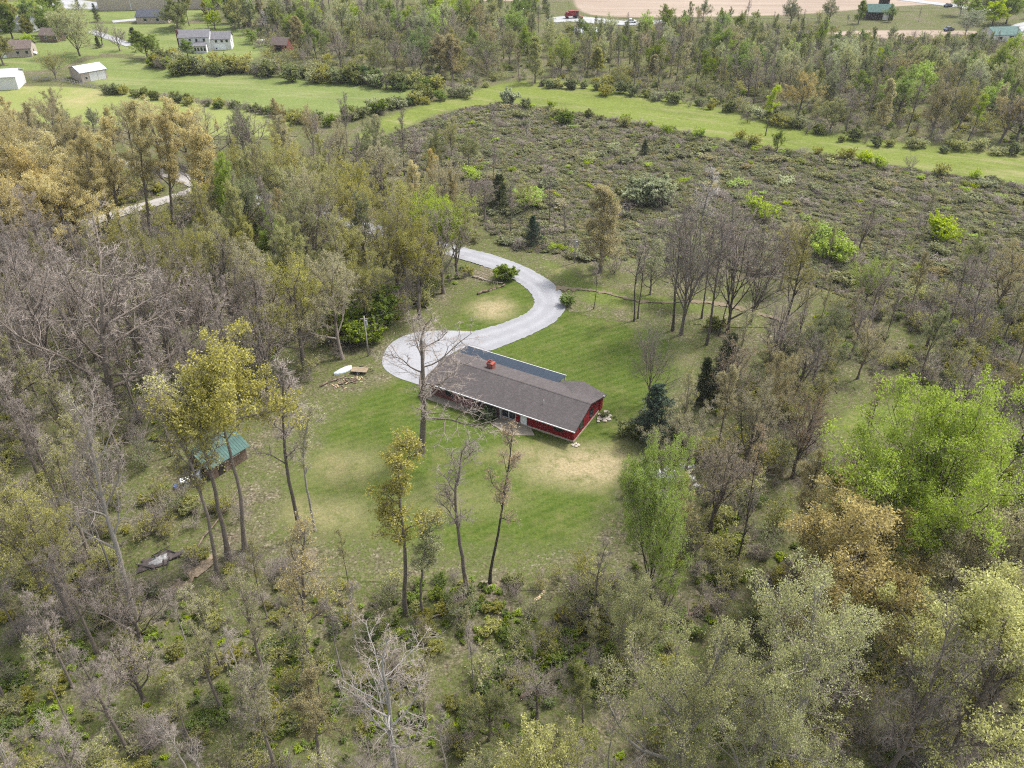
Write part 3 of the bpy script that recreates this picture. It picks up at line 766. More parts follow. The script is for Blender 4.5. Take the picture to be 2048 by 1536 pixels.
# trailer, upturned boat, firewood
tg = G(720, 745)
tr = tag(empty('flat_trailer', (tg[0], tg[1], 0), -.12), 'small flat trailer with brown plank deck at the apron edge', 'trailer')
for k in range(6): MB().box((-1.25, -.66 + k * .22, .52), (1.25, -.66 + k * .22 + .205, .57)).build('plank', M['deck_wood'], tr)
MB().box((-1.25, -.7, .44), (1.25, -.62, .519)).box((-1.25, .62, .44), (1.25, .7, .519)).rod((1.25, -.5, .47), (2.3, 0, .45), .04).rod((1.25, .5, .47), (2.3, 0, .45), .04).rod((-.1, -.85, .3), (-.1, .85, .3), .04).build('frame', M['black_frame'], tr)
for s in (-1, 1):
    wh = MB().rod((-.1, s * .76, .3), (-.1, s * .93, .3), .3, n=16).build('wheel', M['tyre'], tr); MB().rod((-.1, s * .925, .3), (-.1, s * .94, .3), .16, n=12).build('rim', M['steel'], wh)
bg = G(686, 743)
bt = tag(empty('rowing_boat', (bg[0], bg[1], 0), .75), 'upturned grey-white rowing boat beside the flat trailer', 'boat')
vb, fb = [], []
ns = 9
for i in range(ns):
    t = i / (ns - 1); x = -1.6 + 3.2 * t; w2 = .62 * math.sin(math.pi * min(1, (1 - t) * .8 + .18)) ** .7; hh = .52 - .12 * abs(t - .5)
    if i == ns - 1: w2 = .04
    for y, z in ((-1, 0), (-.92, .25), (-.6, .45), (0, .52), (.6, .45), (.92, .25), (1, 0)): vb.append((x, y * w2, z * hh / .52))
for i in range(ns - 1):
    for j in range(6): fb.append((i*7+j, i*7+j+1, (i+1)*7+j+1, (i+1)*7+j))
fb.append(tuple(range(6, -1, -1))); fb.append(tuple(range((ns-1)*7, ns*7)))
me = bpy.data.meshes.new('hull'); me.from_pydata(vb, [], fb); me.materials.append(M['hull_grey'])
hull = link('hull', me, bt); MB().rod((-1.5, 0, .5), (1.5, 0, .5), .03).build('keel', M['hull_grey'], hull)
wp = G(695, 765)
pile = tag(empty('firewood_pile', (wp[0], wp[1], 0), .5), 'tumbled heap of split firewood at the edge of the lawn', 'firewood')
for i in range(46):
    r = random.Random(100 + i); x, y = r.gauss(0, 1.5), r.gauss(0, .7); q = r.uniform(0, 3.14); L = .24; z = .1 + max(0, .5 - abs(x) * .25 - abs(y) * .4) * r.random()
    lg = MB().rod((x - L * math.cos(q), y - L * math.sin(q), z), (x + L * math.cos(q), y + L * math.sin(q), z + r.uniform(-.05, .1)), .09, .085, 7)
    lg.build('log', M['log_end'] if i % 3 == 0 else M['log_wood'], pile)

def fallen(pa, pb, r0, r1, mat, label, stubs=3, z=.2):
    a, b2 = G(*pa), G(*pb)
    o = tag(empty('fallen_trunk', (a[0], a[1], 0)), label, 'log')
    d = b2 - a; L = np.linalg.norm(d); u = d / L; nrm = np.array((-u[1], u[0]))
    m = MB(); prev = np.zeros(2); pr = r0; pz = z
    for k in range(1, 7):
        t = k / 6; q = u * L * t + nrm * .12 * math.sin(k * 2.1); rr = r0 + (r1 - r0) * t; zz = z + .15 * math.sin(k * 1.3)
        m.rod((prev[0], prev[1], pz), (q[0], q[1], zz), pr, rr, 8); prev, pr, pz = q, rr, zz
    m.build('trunk', mat, o, True)
    rr = random.Random(int(pa[0]))
    for k in range(stubs):
        t = rr.uniform(.3, .95); s = rr.choice((-1, 1)); p = u * L * t
        e = p + u * rr.uniform(.3, .9) + nrm * s * rr.uniform(.5, 1.3)
        MB().rod((p[0], p[1], z), (e[0], e[1], z + rr.uniform(.3, 1.2)), r1 * .6, r1 * .25, 6).build('branch', mat, o)
    return o
fallen((500, 1356), (576, 1424), .22, .14, M['pale_log'], 'long barkless fallen trunk lying in the lower left undergrowth')
fallen((486, 1418), (552, 1432), .10, .06, M['pale_log'], 'thin fallen limb crossing below the long fallen trunk', 2)
fallen((944, 555), (1005, 569), .16, .10, M['pale_log'], 'pale fallen log lying inside the driveway bend')
fallen((955, 590), (1010, 572), .22, .13, M['log_wood'], 'dark brown fallen trunk beside the driveway bend', 4)
fallen((1120, 1280), (1175, 1245), .18, .10, M['log_wood'], 'grey brush-covered fallen trunk below the lawn', 6)
fallen((1070, 1210), (1088, 1190), .2, .17, M['log_end'], 'short snapped pale trunk below the lawn', 0, .5)
fallen((1040, 1400), (1105, 1360), .22, .13, M['log_wood'], 'dark rotting trunk in the lower middle thicket', 4)
fallen((395, 1000 + 100), (480, 1060 - 100 + 20), .01 + .10, .07, M['log_wood'], 'thin dead trunk leaning past the shed corner', 2, .3)
fallen((640, 775), (735, 735), .12, .07, M['log_wood'], 'brown log on the woodland floor left of the trailer', 3)
fallen((850, 1240), (895, 1225), .12, .08, M['pale_log'], 'short pale log beside the twin slender trees', 2)
fallen((1350, 1240), (1420, 1215), .2, .12, M['log_wood'], 'dark log among shrubs below the lime green tree', 3)

# ------------------------------------------------------------------ utility poles and cable
def pole(px, py, top, label):
    g = G(px, py); h = height_for(g[0], g[1], top)
    o = tag(empty('utility_pole', (g[0], g[1], 0)), label, 'pole')
    MB().rod((0, 0, 0), (0, 0, h), .14, .10, 8).build('post', M['pole_wood'], o, True)
    MB().box((-.6, -.05, h - .6), (.6, .05, h - .48)).build('crossarm', M['pole_wood'], o)
    MB().rod((.25, 0, h - 1.6), (.25, 0, h - .8), .17, n=10).build('transformer', M['steel'], o)
    MB().rod((.1, 0, h - 1.9), (.9, .1, h - 1.75), .025, n=5).build('lamp_arm', M['steel'], o)
    return np.array((g[0], g[1], h))
p1 = pole(737, 712, 632, 'pale wooden utility pole beside the gravel apron')
p2 = pole(1149, 527, 475, 'grey utility pole at the scrub edge behind the driveway')
p3 = np.array((*G(930, 455), 6.0))
cb = MB()
def cable(a, b2, sag, name, label):
    m = MB(); pr = a
    for k in range(1, 13):
        t = k / 12; q = a + (b2 - a) * t; q = np.array((q[0], q[1], q[2] - sag * 4 * t * (1 - t))); m.rod(pr, q, .018, n=4); pr = q
    tag(m.build(name, M['wire']), label, 'cable')
cable(p2 - (0, 0, .5), p3, .9, 'overhead_cable', 'overhead cable running left from the pole behind the driveway')
cable(p1 - (0, 0, .5), p2 - (0, 0, .5), 1.5, 'overhead_cable', 'overhead cable crossing the driveway between the two poles')

# ------------------------------------------------------------------ far buildings
def gable_building(name, label, px, py, ang, L, W, ev, rg, wall, roof, cat='building', wins=(), doors=(), over=.35, group=None, s=1.0):
    """origin at the near-left corner of the long side facing the camera; wins and doors: (side, u, z, w, h, material)"""
    g = G(px, py)
    o = tag(empty(name, (g[0], g[1], 0), ang), label, cat, group); o.scale = (s, s, s)
    MB().box((0, 0, 0), (L, W, ev)).poly([(0, 0, ev), (0, W, ev), (0, W / 2, rg - .05), (L, 0, ev), (L, W, ev), (L, W / 2, rg - .05)], [(0, 2, 1), (3, 4, 5), (0, 3, 5, 2), (1, 2, 5, 4), (0, 1, 4, 3)]).build('wall', wall, o)
    sl = (rg - ev) / (W / 2)
    MB().slab([(-over, -over, ev - over * sl + .12), (L + over, -over, ev - over * sl + .12), (L + over, W / 2, rg + .12), (-over, W / 2, rg + .12)], .12).build('roof_slope', roof, o)
    MB().slab([(-over, W / 2 + .003, rg + .12), (L + over, W / 2 + .003, rg + .12), (L + over, W + over, ev - over * sl + .12), (-over, W + over, ev - over * sl + .12)], .12).build('roof_slope', roof, o)
    for side, u, z, w, h, mt in list(wins) + list(doors):
        nm = 'window' if (side, u, z, w, h, mt) in wins else 'door'
        m = MB()
        if side == 'f': m.box((u, -.05, z), (u + w, -.003, z + h))
        elif side == 'r': m.box((L + .003, u, z), (L + .05, u + w, z + h))
        else: m.box((-.05, u, z), (-.003, u + w, z + h))
        q = m.build(nm, mt, o)
        if nm == 'window':
            fm = MB(); e = .09
            def fb(a, c, d, f):
                if side == 'f': fm.box((a, -.08, d), (c, -.051, f))
                elif side == 'r': fm.box((L + .051, a, d), (L + .08, c, f))
                else: fm.box((-.08, a, d), (-.051, c, f))
            fb(u, u + e, z, z + h); fb(u + w - e, u + w, z, z + h); fb(u + e, u + w - e, z, z + e); fb(u + e, u + w - e, z + h - e, z + h)
            fm.build('frame', M['white_trim'], q)
    return o
K = M['glass']
def ang_of(a, b2):
    d = G(*b2) - G(*a); return math.atan2(d[1], d[0]), float(np.linalg.norm(d))
# tan pole barn on the pasture
an, L_ = ang_of((166, 166), (199, 160))
gable_building('pole_barn', 'tan metal pole barn with white doors beside the pasture fence', 166, 166, an, 9.5, 11.5, 3.6, 5.0, M['tan_steel'], M['white_roof'], 'barn',
               [('f', 1.2, 1.0, 1.0, 1.0, K)], [('f', 3.0, .1, 2.9, 3.0, M['white_steel']), ('f', 6.0, .1, 2.9, 3.0, M['white_steel'])], s=.86)
gable_building('storage_barn', 'white barn cut off by the left picture edge', -52, 184, math.radians(12), 13, 9, 4.0, 5.4, M['white_steel'], M['white_roof'], 'barn', [], [('f', 2, .1, 3, 3.2, M['tan_steel'])])
# white two-storey house
g1 = gable_building('farmhouse', 'large white two-storey house with grey roofs and brick chimney', 362, 104, math.radians(8), 13.5, 9.5, 6.2, 8.6, M['white_steel'], M['grey_roof'], 'house',
               [('f', 1.5, 4.2, 1.1, 1.4, K), ('f', 4.4, 4.2, 1.1, 1.4, K), ('f', 7.3, 4.2, 1.1, 1.4, K), ('f', 10.6, 4.2, 1.1, 1.4, K), ('f', 1.5, 1.2, 1.4, 1.5, K), ('f', 4.3, 1.2, 1.4, 1.5, K)], [('f', 11.2, .1, 1.1, 2.2, M['dark_wood'])], s=.80)
MB().box((13.5, 1.2, 0), (22.5, 9.2, 5.0)).poly([(13.5, 1.2, 5.0), (13.5, 9.2, 5.0), (13.5, 5.2, 7.4), (22.5, 1.2, 5.0), (22.5, 9.2, 5.0), (22.5, 5.2, 7.4)], [(0, 2, 1), (3, 4, 5), (0, 3, 5, 2), (1, 2, 5, 4), (0, 1, 4, 3)]).build('garage_wing', M['white_steel'], g1)
MB().slab([(13.86, .8, 4.9), (22.9, .8, 4.9), (22.9, 5.2, 7.52), (13.86, 5.2, 7.52)], .12).build('roof_slope', M['grey_roof'], g1)
MB().slab([(13.86, 5.203, 7.52), (22.9, 5.203, 7.52), (22.9, 9.6, 4.9), (13.86, 9.6, 4.9)], .12).build('roof_slope', M['grey_roof'], g1)
MB().box((15, 1.15, .1), (20, 1.197, 2.6)).build('garage_door', M['door_white'], g1)
for u in (15.6, 18.2, 20.4): MB().box((u, 1.13, 3.4), (u + 1.0, 1.197, 4.5)).build('window', K, g1)
MB().box((22.503, 3.5, 3.2), (22.55, 4.5, 4.4)).build('window', K, g1)
MB().box((-1.1, 2.0, 0), (-.003, 3.6, 9.2)).build('chimney', M['brick_red'], g1)
MB().box((6.2, -3.6, 0), (12.2, -.06, 3.0)).build('sun_room', M['white_steel'], g1)
MB().slab([(5.9, -4.0, 3.1), (12.5, -4.0, 3.1), (11.2, -.1, 4.3), (7.2, -.1, 4.3)], .12).build('sun_room_roof', M['grey_roof'], g1)
for u in (6.8, 8.2, 9.6, 11.0): MB().box((u, -3.65, .9), (u + .9, -3.603, 2.4)).build('window', K, g1)
gable_building('wooden_shed', 'small rust-red shed with open front behind the hedgerow', 544, 103, math.radians(-12), 6.0, 5.0, 2.6, 4.6, M['rust_board'], M['brown_roof'], 'shed', [], [('f', 1.8, .1, 2.2, 1.9, M['dark_wood'])])
gable_building('warehouse', 'long tan metal warehouse with pale roof at the top left edge', 198, 22, math.radians(5), 62, 40, 6.0, 8.0, M['tan_steel'], M['white_roof'], 'warehouse', [], [('f', 14, .1, .35, 5.4, M['white_steel']), ('f', 30, .1, .35, 5.4, M['white_steel']), ('f', 46, .1, 3, 3.4, M['white_steel'])])
gable_building('warehouse', 'second pale warehouse half hidden by trees on the top edge', 335, 12, math.radians(4), 36, 26, 5.0, 7.0, M['white_steel'], M['white_roof'], 'warehouse')
gable_building('grey_house', 'low grey house with dark blue roof below the long warehouse', 274, 48, math.radians(4), 13, 9, 2.8, 4.6, M['tan_steel'], M['dark_roof'], 'house', [('f', 3, 1, 1.4, 1.2, K), ('f', 8, 1, 1.4, 1.2, K)])
gable_building('tan_house', 'tan house with brown roof near the left picture edge', -20, 118, math.radians(14), 14, 8, 3.0, 5.0, M['tan_steel'], M['brown_roof'], 'house', [('f', 9, 1.0, 1.1, 1.2, K), ('f', 12, 1.0, 1.1, 1.2, K), ('r', 3, 1, 1.1, 1.2, K)], [('f', 3, .1, 2.6, 2.3, M['door_white'])])
gable_building('brown_cottage', 'small brown-roofed cottage tucked under the big pale tree', 82, 84, math.radians(-8), 7, 5.5, 2.6, 4.6, M['barn_board'], M['brown_roof'], 'house', [('f', 2, 1, 1, 1.1, K), ('f', 6, 1, 1, 1.1, K)])
gable_building('white_house', 'pale-roofed white house at the upper left corner behind trees', -6, 62, math.radians(-10), 16, 9, 3.0, 5.0, M['white_steel'], M['white_roof'], 'house', [('f', 5, 1, 1.2, 1.2, K)])
b1 = gable_building('old_barn', 'old grey barn with green metal roof beside a dark silo', 1733, 40, math.radians(-4), 15, 9, 4.5, 8.0, M['dark_wood'], M['green_metal'], 'barn', [], [('f', 9, .1, 3.2, 3.6, M['white_steel'])], s=.72)
gable_building('farm_shed', 'low white shed with green roof at the right edge', 1986, 84, math.radians(6), 14, 12, 3.2, 5.6, M['white_steel'], M['green_metal'], 'shed', [('f', 2.5, .8, 1.8, 1.6, K)], [('f', 7.5, .1, 2.4, 2.4, M['dark_wood'])], s=.8)
gs = G(1770, 22)
silo = tag(empty('silo', (gs[0], gs[1] + 3, 0)), 'dark cylindrical silo rising behind the green-roofed barn', 'silo')
sm_ = MB()
for k in range(9): sm_.rod((0, 0, k * 1.5), (0, 0, k * 1.5 + 1.42), 2.3, 2.3, 18).rod((0, 0, k * 1.5 + 1.4), (0, 0, k * 1.5 + 1.52), 2.36, 2.36, 18)
sm_.build('stave_wall', M['dark_wood'], silo); MB().rod((0, 0, 13.5), (0, 0, 15.3), 2.4, .2, 18).build('roof', M['dark_wood'], silo)
gable_building('farm_shed', 'white shed roof showing through the trees below the red combine', 1150, 80, math.radians(0), 9, 6, 2.6, 4.0, M['white_steel'], M['white_roof'], 'shed')
# pasture fence
fence = tag(empty('field_fence', (0, 0, 0)), 'post and rail fence along the lower edge of the pasture', 'fence')
fpts = catmull([G(60, 160), G(120, 163), G(190, 177), G(330, 199), G(480, 216), G(600, 240)], 12)
postm = MB().rod((0, 0, 0), (0, 0, 1.3), .09, .08, 6).v
pmf = MB().rod((0, 0, 0), (0, 0, 1.3), .10, .09, 6); pme = bpy.data.meshes.new('post'); pme.from_pydata(pmf.v, [], pmf.f); pme.materials.append(M['pole_wood'])
for i, q in enumerate(fpts): link('post', pme, fence, (q[0], q[1], 0))
for i in range(len(fpts) - 1):
    for zz in (.5, 1.05): MB().rod((*fpts[i], zz), (*fpts[i + 1], zz), .045, n=4).build('rail', M['pole_wood'], fence)

# ------------------------------------------------------------------ vehicles
def car(px, py, ang, paint, label, name='parked_car', s=1.0):
    g = G(px, py)
    o = tag(empty(name, (g[0], g[1], .15), ang), label, 'car')
    o.scale = (s, s, s)
    side = [(-2.2, .28), (-2.25, .75), (-1.6, .95), (1.2, .95), (2.1, .78), (2.2, .3)]
    def extr(sd, w, mat, nm, par, w2=None):
        k = len(sd); w2 = w2 or w
        vv = [(x, -w, z) for x, z in sd] + [(x, w, z) for x, z in sd]
        me = bpy.data.meshes.new(nm); me.from_pydata(vv, [], [tuple(range(k)), tuple(range(2*k-1, k-1, -1))] + [(i, i + k, (i+1) % k + k, (i+1) % k) for i in range(k)])
        me.materials.append(mat); return link(nm, me, par)
    extr(side, .88, paint, 'body', o)
    extr([(-1.5, .951), (-.95, 1.42), (.35, 1.42), (1.15, .951)], .78, M['glass'], 'windows', o)
    extr([(-.92, 1.421), (-.85, 1.47), (.28, 1.47), (.33, 1.421)], .74, paint, 'roof', o)
    for x in (-1.4, 1.35):
        for y in (-.86, .86): MB().rod((x, y - .1, .18), (x, y + .1, .18), .33, n=12).build('wheel', M['tyre'], o)
    for y in (-.6, .6): MB().box((2.1, y - .2, .58), (2.19, y + .2, .72)).build('headlight', M['white_trim'], o)
    return o
car(62, 110, .1, M['car_silver'], 'silver car parked beside the tan house at the left')
car(450, 92, .3, M['car_white'], 'white car parked at the garage of the white house')
car(438, 98, 1.2, M['car_dark'], 'dark car parked in front of the white house')
car(1897, 62, .4, M['car_dark'], 'dark blue car on the grass near the silvery willow')
car(1896, 14, .5, M['car_dark'], 'dark car driving on the road at the top right')
gt = G(523, 86)
pt = tag(empty('propane_tank', (gt[0], gt[1], 0), .1), 'white propane tank on the grass right of the white house', 'tank')
MB().rod((-1.3, 0, .75), (1.3, 0, .75), .55, n=14).rod((1.3, 0, .75), (1.6, 0, .75), .55, .25, 14).rod((-1.3, 0, .75), (-1.6, 0, .75), .55, .25, 14).build('tank', M['car_white'], pt, True)
for x in (-.8, .8): MB().box((x - .1, -.4, 0), (x + .1, .4, .3)).build('foot', M['steel'], pt)
gc = G(1143, 37)
cmb = tag(empty('combine_harvester', (gc[0], gc[1], .1), .2), 'red combine harvester parked at the edge of the stubble field', 'combine')
cmb.scale = (.8, .8, .8)
MB().box((-3, -1.4, 1.2), (2.2, 1.4, 3.2)).box((-3.6, -1.1, 1.0), (-3.001, 1.1, 2.4)).build('body', M['red_paint'], cmb)
MB().box((-1.5, -1.2, 3.201), (1.5, 1.2, 3.8)).build('grain_tank', M['red_paint'], cmb)
MB().box((2.201, -.9, 1.7), (3.6, .9, 3.5)).build('cab', M['glass'], cmb); MB().box((2.0, -1, 3.501), (3.7, 1, 3.65)).build('cab_roof', M['red_paint'], cmb)
MB().box((4.6, -3.0, .2), (5.6, 3.0, 1.1)).rod((3.4, 0, 1.4), (4.7, 0, .7), .4).build('header', M['red_paint'], cmb)
for x, y, r in ((2.0, -1.6, .95), (2.0, 1.6, .95), (-2.5, -1.3, .6), (-2.5, 1.3, .6)): MB().rod((x, y - .3, r), (x, y + .3, r), r, n=14).build('wheel', M['tyre'], cmb)
car(1296, 48, .1, M['red_paint'], 'red pickup on the farm road right of the combine')
car(1262, 46, 0, M['car_white'], 'white vehicle on the farm road right of the combine')

# ------------------------------------------------------------------ plants: growth
def unit(v): return v / (np.linalg.norm(v, axis=-1, keepdims=True) + 1e-9)

def grow(r, start, d, length, k, wob, up):
    n = len(start); P = np.zeros((n, k, 3)); P[:, 0] = start
    st = (length / (k - 1))[:, None]; d = unit(d)
    for i in range(1, k):
        d = d + r.normal(0, wob, (n, 3)); d[:, 2] += up; d = unit(d)
        P[:, i] = P[:, i - 1] + d * st
    return P

def spawn(r, P, L, R0, R1, n, t0, t1, ang, sd, ratio, taper, rk=.6, flat=None):
    N, K, _ = P.shape
    t = t0 + (t1 - t0) * (np.arange(n)[None] + r.random((N, n))) / n
    f = np.clip(t, 0, .999) * (K - 1); i = np.minimum(f.astype(int), K - 2); w = (f - i)[..., None]
    ar = np.arange(N)[:, None]
    base = P[ar, i] * (1 - w) + P[ar, i + 1] * w
    tan = unit(P[ar, i + 1] - P[ar, i])
    rad = (R0[:, None] * (1 - t) + R1[:, None] * t)
    ref = np.where(np.abs(tan[..., 2:3]) > .9, np.array([1., 0, 0]), np.array([0, 0, 1.]))
    a = unit(np.cross(tan, ref)); b = np.cross(tan, a)
    az = 2.4 * np.arange(n)[None] + r.random((N, 1)) * 6.28 + r.normal(0, .4, (N, n))
    th = np.clip(r.normal(ang, sd, (N, n)), .1, 2.2)
    perp = a * np.cos(az)[..., None] + b * np.sin(az)[..., None]
    d = tan * np.cos(th)[..., None] + perp * np.sin(th)[..., None]
    sh = ratio(t) if callable(ratio) else ratio * (1 - taper * t)
    ln = L[:, None] * sh * r.uniform(.65, 1.2, (N, n))
    return base.reshape(-1, 3), d.reshape(-1, 3), ln.ravel(), (rad * rk).ravel()

def tubes(P, R, S):
    N, K, _ = P.shape
    T = unit(np.gradient(P, axis=1))
    ref = np.where(np.abs(T[..., 2:3]) > .9, np.array([1., 0, 0]), np.array([0, 0, 1.]))
    a = unit(np.cross(T, ref)); b = np.cross(T, a)
    q = np.arange(S) * 2 * np.pi / S
    V = P[:, :, None] + R[:, :, None, None] * (a[:, :, None] * np.cos(q)[:, None] + b[:, :, None] * np.sin(q)[:, None])
    idx = np.arange(N * K * S).reshape(N, K, S)
    j = np.roll(idx, -1, 2)
    F = np.stack([idx[:, :-1], j[:, :-1], j[:, 1:], idx[:, 1:]], -1).reshape(-1, 4)
    return V.reshape(-1, 3), F

def taper(R0, R1, K): return R0[:, None] + (R1 - R0)[:, None] * np.linspace(0, 1, K)[None]

def leaves(r, P, n, size, spread, lo=.3, droop=0.0, aspect=.55):
    """n rhombic leaf sprays along each twig"""
    N, K, _ = P.shape
    t = r.uniform(lo, 1.0, (N, n)); f = t * (K - 1) * .999; i = f.astype(int); w = (f - i)[..., None]
    ar = np.arange(N)[:, None]
    c = (P[ar, i] * (1 - w) + P[ar, np.minimum(i + 1, K - 1)] * w).reshape(-1, 3)
    c = c + r.normal(0, spread, c.shape); c[:, 2] -= droop * r.random(len(c))
    m = len(c)
    u = unit(r.normal(0, 1, (m, 3))); v = unit(np.cross(u, r.normal(0, 1, (m, 3))))
    s = size * r.uniform(.55, 1.3, (m, 1))
    V = np.stack([c + u * s, c + v * s * aspect, c - u * s, c - v * s * aspect], 1).reshape(-1, 3)
    return V, np.arange(m * 4).reshape(m, 4)

HAB = {
 # h height, tf trunk reaches this share of it, r base radius, limbs (n,t0,t1,angle,sd,length/h), n2,n3,n4 children, up tropism
 'spread': dict(h=18, tf=.62, r=.40, limb=(11, .28, 1.0, .82, .18), ll=lambda t: .62 - .30 * t, n=(9, 7, 5), up=(.05, .09, .06, .03), wob=(.07, .13, .16, .2)),
 'round':  dict(h=15, tf=.60, r=.34, limb=(13, .22, 1.0, .90, .18), ll=lambda t: .58 - .24 * t, n=(9, 8, 6), up=(.03, .06, .05, .03), wob=(.06, .12, .15, .2)),
 'forest': dict(h=21, tf=.85, r=.27, limb=(13, .42, 1.0, .66, .18), ll=lambda t: .30 - .16 * t, n=(8, 7, 5), up=(.03, .08, .06, .03), wob=(.05, .12, .16, .2)),
 'slender': dict(h=18, tf=.90, r=.15, limb=(11, .48, 1.0, .62, .2), ll=lambda t: .20 - .11 * t, n=(6, 5, 4), up=(.03, .08, .06, .03), wob=(.07, .14, .18, .22)),
 'vase':   dict(h=17, tf=.45, r=.30, limb=(13, .20, 1.0, .55, .16), ll=lambda t: .80 - .26 * t, n=(9, 7, 6), up=(.03, .06, .05, .02), wob=(.06, .09, .12, .16)),
 'umbrella': dict(h=20, tf=.70, r=.19, limb=(12, .76, 1.0, .72, .18), ll=lambda t: .33 - .10 * t, n=(9, 7, 6), up=(.03, .06, .05, .03), wob=(.06, .12, .15, .2)),
 'lawn': dict(h=20, tf=.80, r=.29, limb=(12, .34, 1.0, 1.0, .2), ll=lambda t: .50 - .30 * t, n=(7, 6, 5), up=(.04, .09, .05, .03), wob=(.035, .14, .18, .22)),
 'column': dict(h=13, tf=.92, r=.22, limb=(20, .12, 1.0, .80, .14), ll=lambda t: .34 - .25 * t, n=(7, 6, 5), up=(.02, .08, .05, .02), wob=(.04, .1, .14, .18)),
}
def make_tree(seed, habit):
    p = HAB[habit]; r = np.random.default_rng(seed)
    h = p['h']; tl = h * p['tf']
    TP = grow(r, np.array([[0, 0, -.1]]), np.array([[r.normal(0, .04), r.normal(0, .04), 1.]]), np.array([tl]), 11, p['wob'][0], p['up'][0])
    TP[0, :, :2] -= (np.linspace(0, 1, 11) ** 1.3)[:, None] * TP[0, -1, :2] * .8
    TR = taper(np.array([p['r']]), np.array([p['r'] * .34]), 11); TR[:, 0] *= 1.45; TR[:, 1] *= 1.08
    n1, t0, t1, a1, s1 = p['limb']
    b, d, l, rr = spawn(r, TP, np.array([h]), np.array([p['r']]), np.array([p['r'] * .34]), n1, t0, t1, a1, s1, p['ll'], 0, .55)
    # the leader carries on
    b = np.r_[b, TP[:, -1]]; d = np.r_[d, unit(TP[:, -1] - TP[:, -2])]; l = np.r_[l, h * (1 - p['tf']) * .95]; rr = np.r_[rr, p['r'] * .33]
    P1 = grow(r, b, d, l, 8, p['wob'][1], p['up'][1]); R1 = np.maximum(rr * .25, .02)
    n2, n3, n4 = p['n']
    b, d, l2, r2 = spawn(r, P1, l, rr, R1, n2, .22, 1.0, .72, .2, .50, .45, .6)
    r2 = np.maximum(r2, .022)
    P2 = grow(r, b, d, l2, 5, p['wob'][2], p['up'][2])
    b, d, l3, r3 = spawn(r, P2, l2, r2, r2 * .4, n3, .15, 1.0, .72, .22, .48, .4, .6)
    l3 = np.maximum(l3, .35); r3 = np.clip(r3, .013, .026)
    P3 = grow(r, b, d, l3, 4, p['wob'][3], p['up'][3])
    b, d, l4, r4 = spawn(r, P3, l3, r3, r3 * .5, n4, .15, 1.0, .75, .25, .62, .3, .7)
    l4 = np.maximum(l4, .30)
    P4 = grow(r, b, d, l4, 3, .15, p['up'][3]); r4 = np.full(len(P4), .0105)
    wood = [tubes(TP, TR, 9), tubes(P1, taper(rr, R1, 8), 6), tubes(P2, taper(r2, r2 * .4, 5), 4)]
    tw = [tubes(P3, taper(r3, r3 * .5, 4), 3), tubes(P4, taper(r4, r4 * .5, 3), 3)]
    return wood, tw, P3, P4, r

def make_conifer(seed, h, rad, nl, needle, t0=.08):
    r = np.random.default_rng(seed)
    TP = grow(r, np.array([[0, 0, -.1]]), np.array([[0, 0, 1.]]), np.array([h]), 11, .015, .02)
    R = np.array([h * .018 + .04])
    b, d, l, rr = spawn(r, TP, np.array([1.0]), R, R * .1, nl, t0, .99, 1.35, .15, lambda t: rad * (1.05 - t) ** .8, 0, .35)
    l = l + .2
    P1 = grow(r, b, d, l, 6, .06, .03)
    b, d, l2, r2 = spawn(r, P1, l, np.maximum(rr, .012), np.full(len(l), .008), 9, .15, 1, .75, .2, .5, .45, .5)
    l2 = np.maximum(l2, .2); P2 = grow(r, b, d, l2, 3, .1, .05)
    wood = [tubes(TP, taper(R, R * .08, 11), 8), tubes(P1, taper(np.maximum(rr, .015), np.full(len(l), .008), 6), 4)]
    V = [leaves(r, P2, 11, needle, .09, .0, .05, .22), leaves(r, P1, 14, needle, .12, .2, .05, .22)]
    return wood, [tubes(P2, taper(np.full(len(P2), .01), np.full(len(P2), .005), 3), 3)], V

def make_bush(seed, h, rad, ns, dens, leaf, size, up=.05):
    r = np.random.default_rng(seed)
    q = r.random(ns) * 6.28
    base = np.c_[np.cos(q) * rad * .12, np.sin(q) * rad * .12, np.zeros(ns) - .05]
    lean = r.uniform(.15, 1.0, ns) * rad / h
    d = np.c_[np.cos(q) * lean, np.sin(q) * lean, np.ones(ns)]
    l = h * r.uniform(.7, 1.1, ns)
    P1 = grow(r, base, d, l, 6, .12, .0); R = np.full(ns, .012 + h * .006)
    b, d, l2, r2 = spawn(r, P1, l, R, R * .35, dens[0], .25, 1, .75, .25, .45, .35, .6)
    P2 = grow(r, b, d, l2, 4, .16, up); r2 = np.maximum(r2, .01)
    b, d, l3, r3 = spawn(r, P2, l2, r2, r2 * .5, dens[1], .15, 1, .75, .25, .55, .3, .6)
    P3 = grow(r, b, d, np.maximum(l3, .15), 3, .18, up); r3 = np.full(len(P3), .009)
    wood = [tubes(P1, taper(R, R * .4, 6), 4), tubes(P2, taper(r2, r2 * .5, 4), 3)]
    tw = [tubes(P3, taper(r3, r3 * .6, 3), 3)]
    V = []
    if leaf: V = [leaves(r, P3, leaf, size, .06, .1), leaves(r, P2, leaf, size, .06, .4)]
    return wood, tw, V

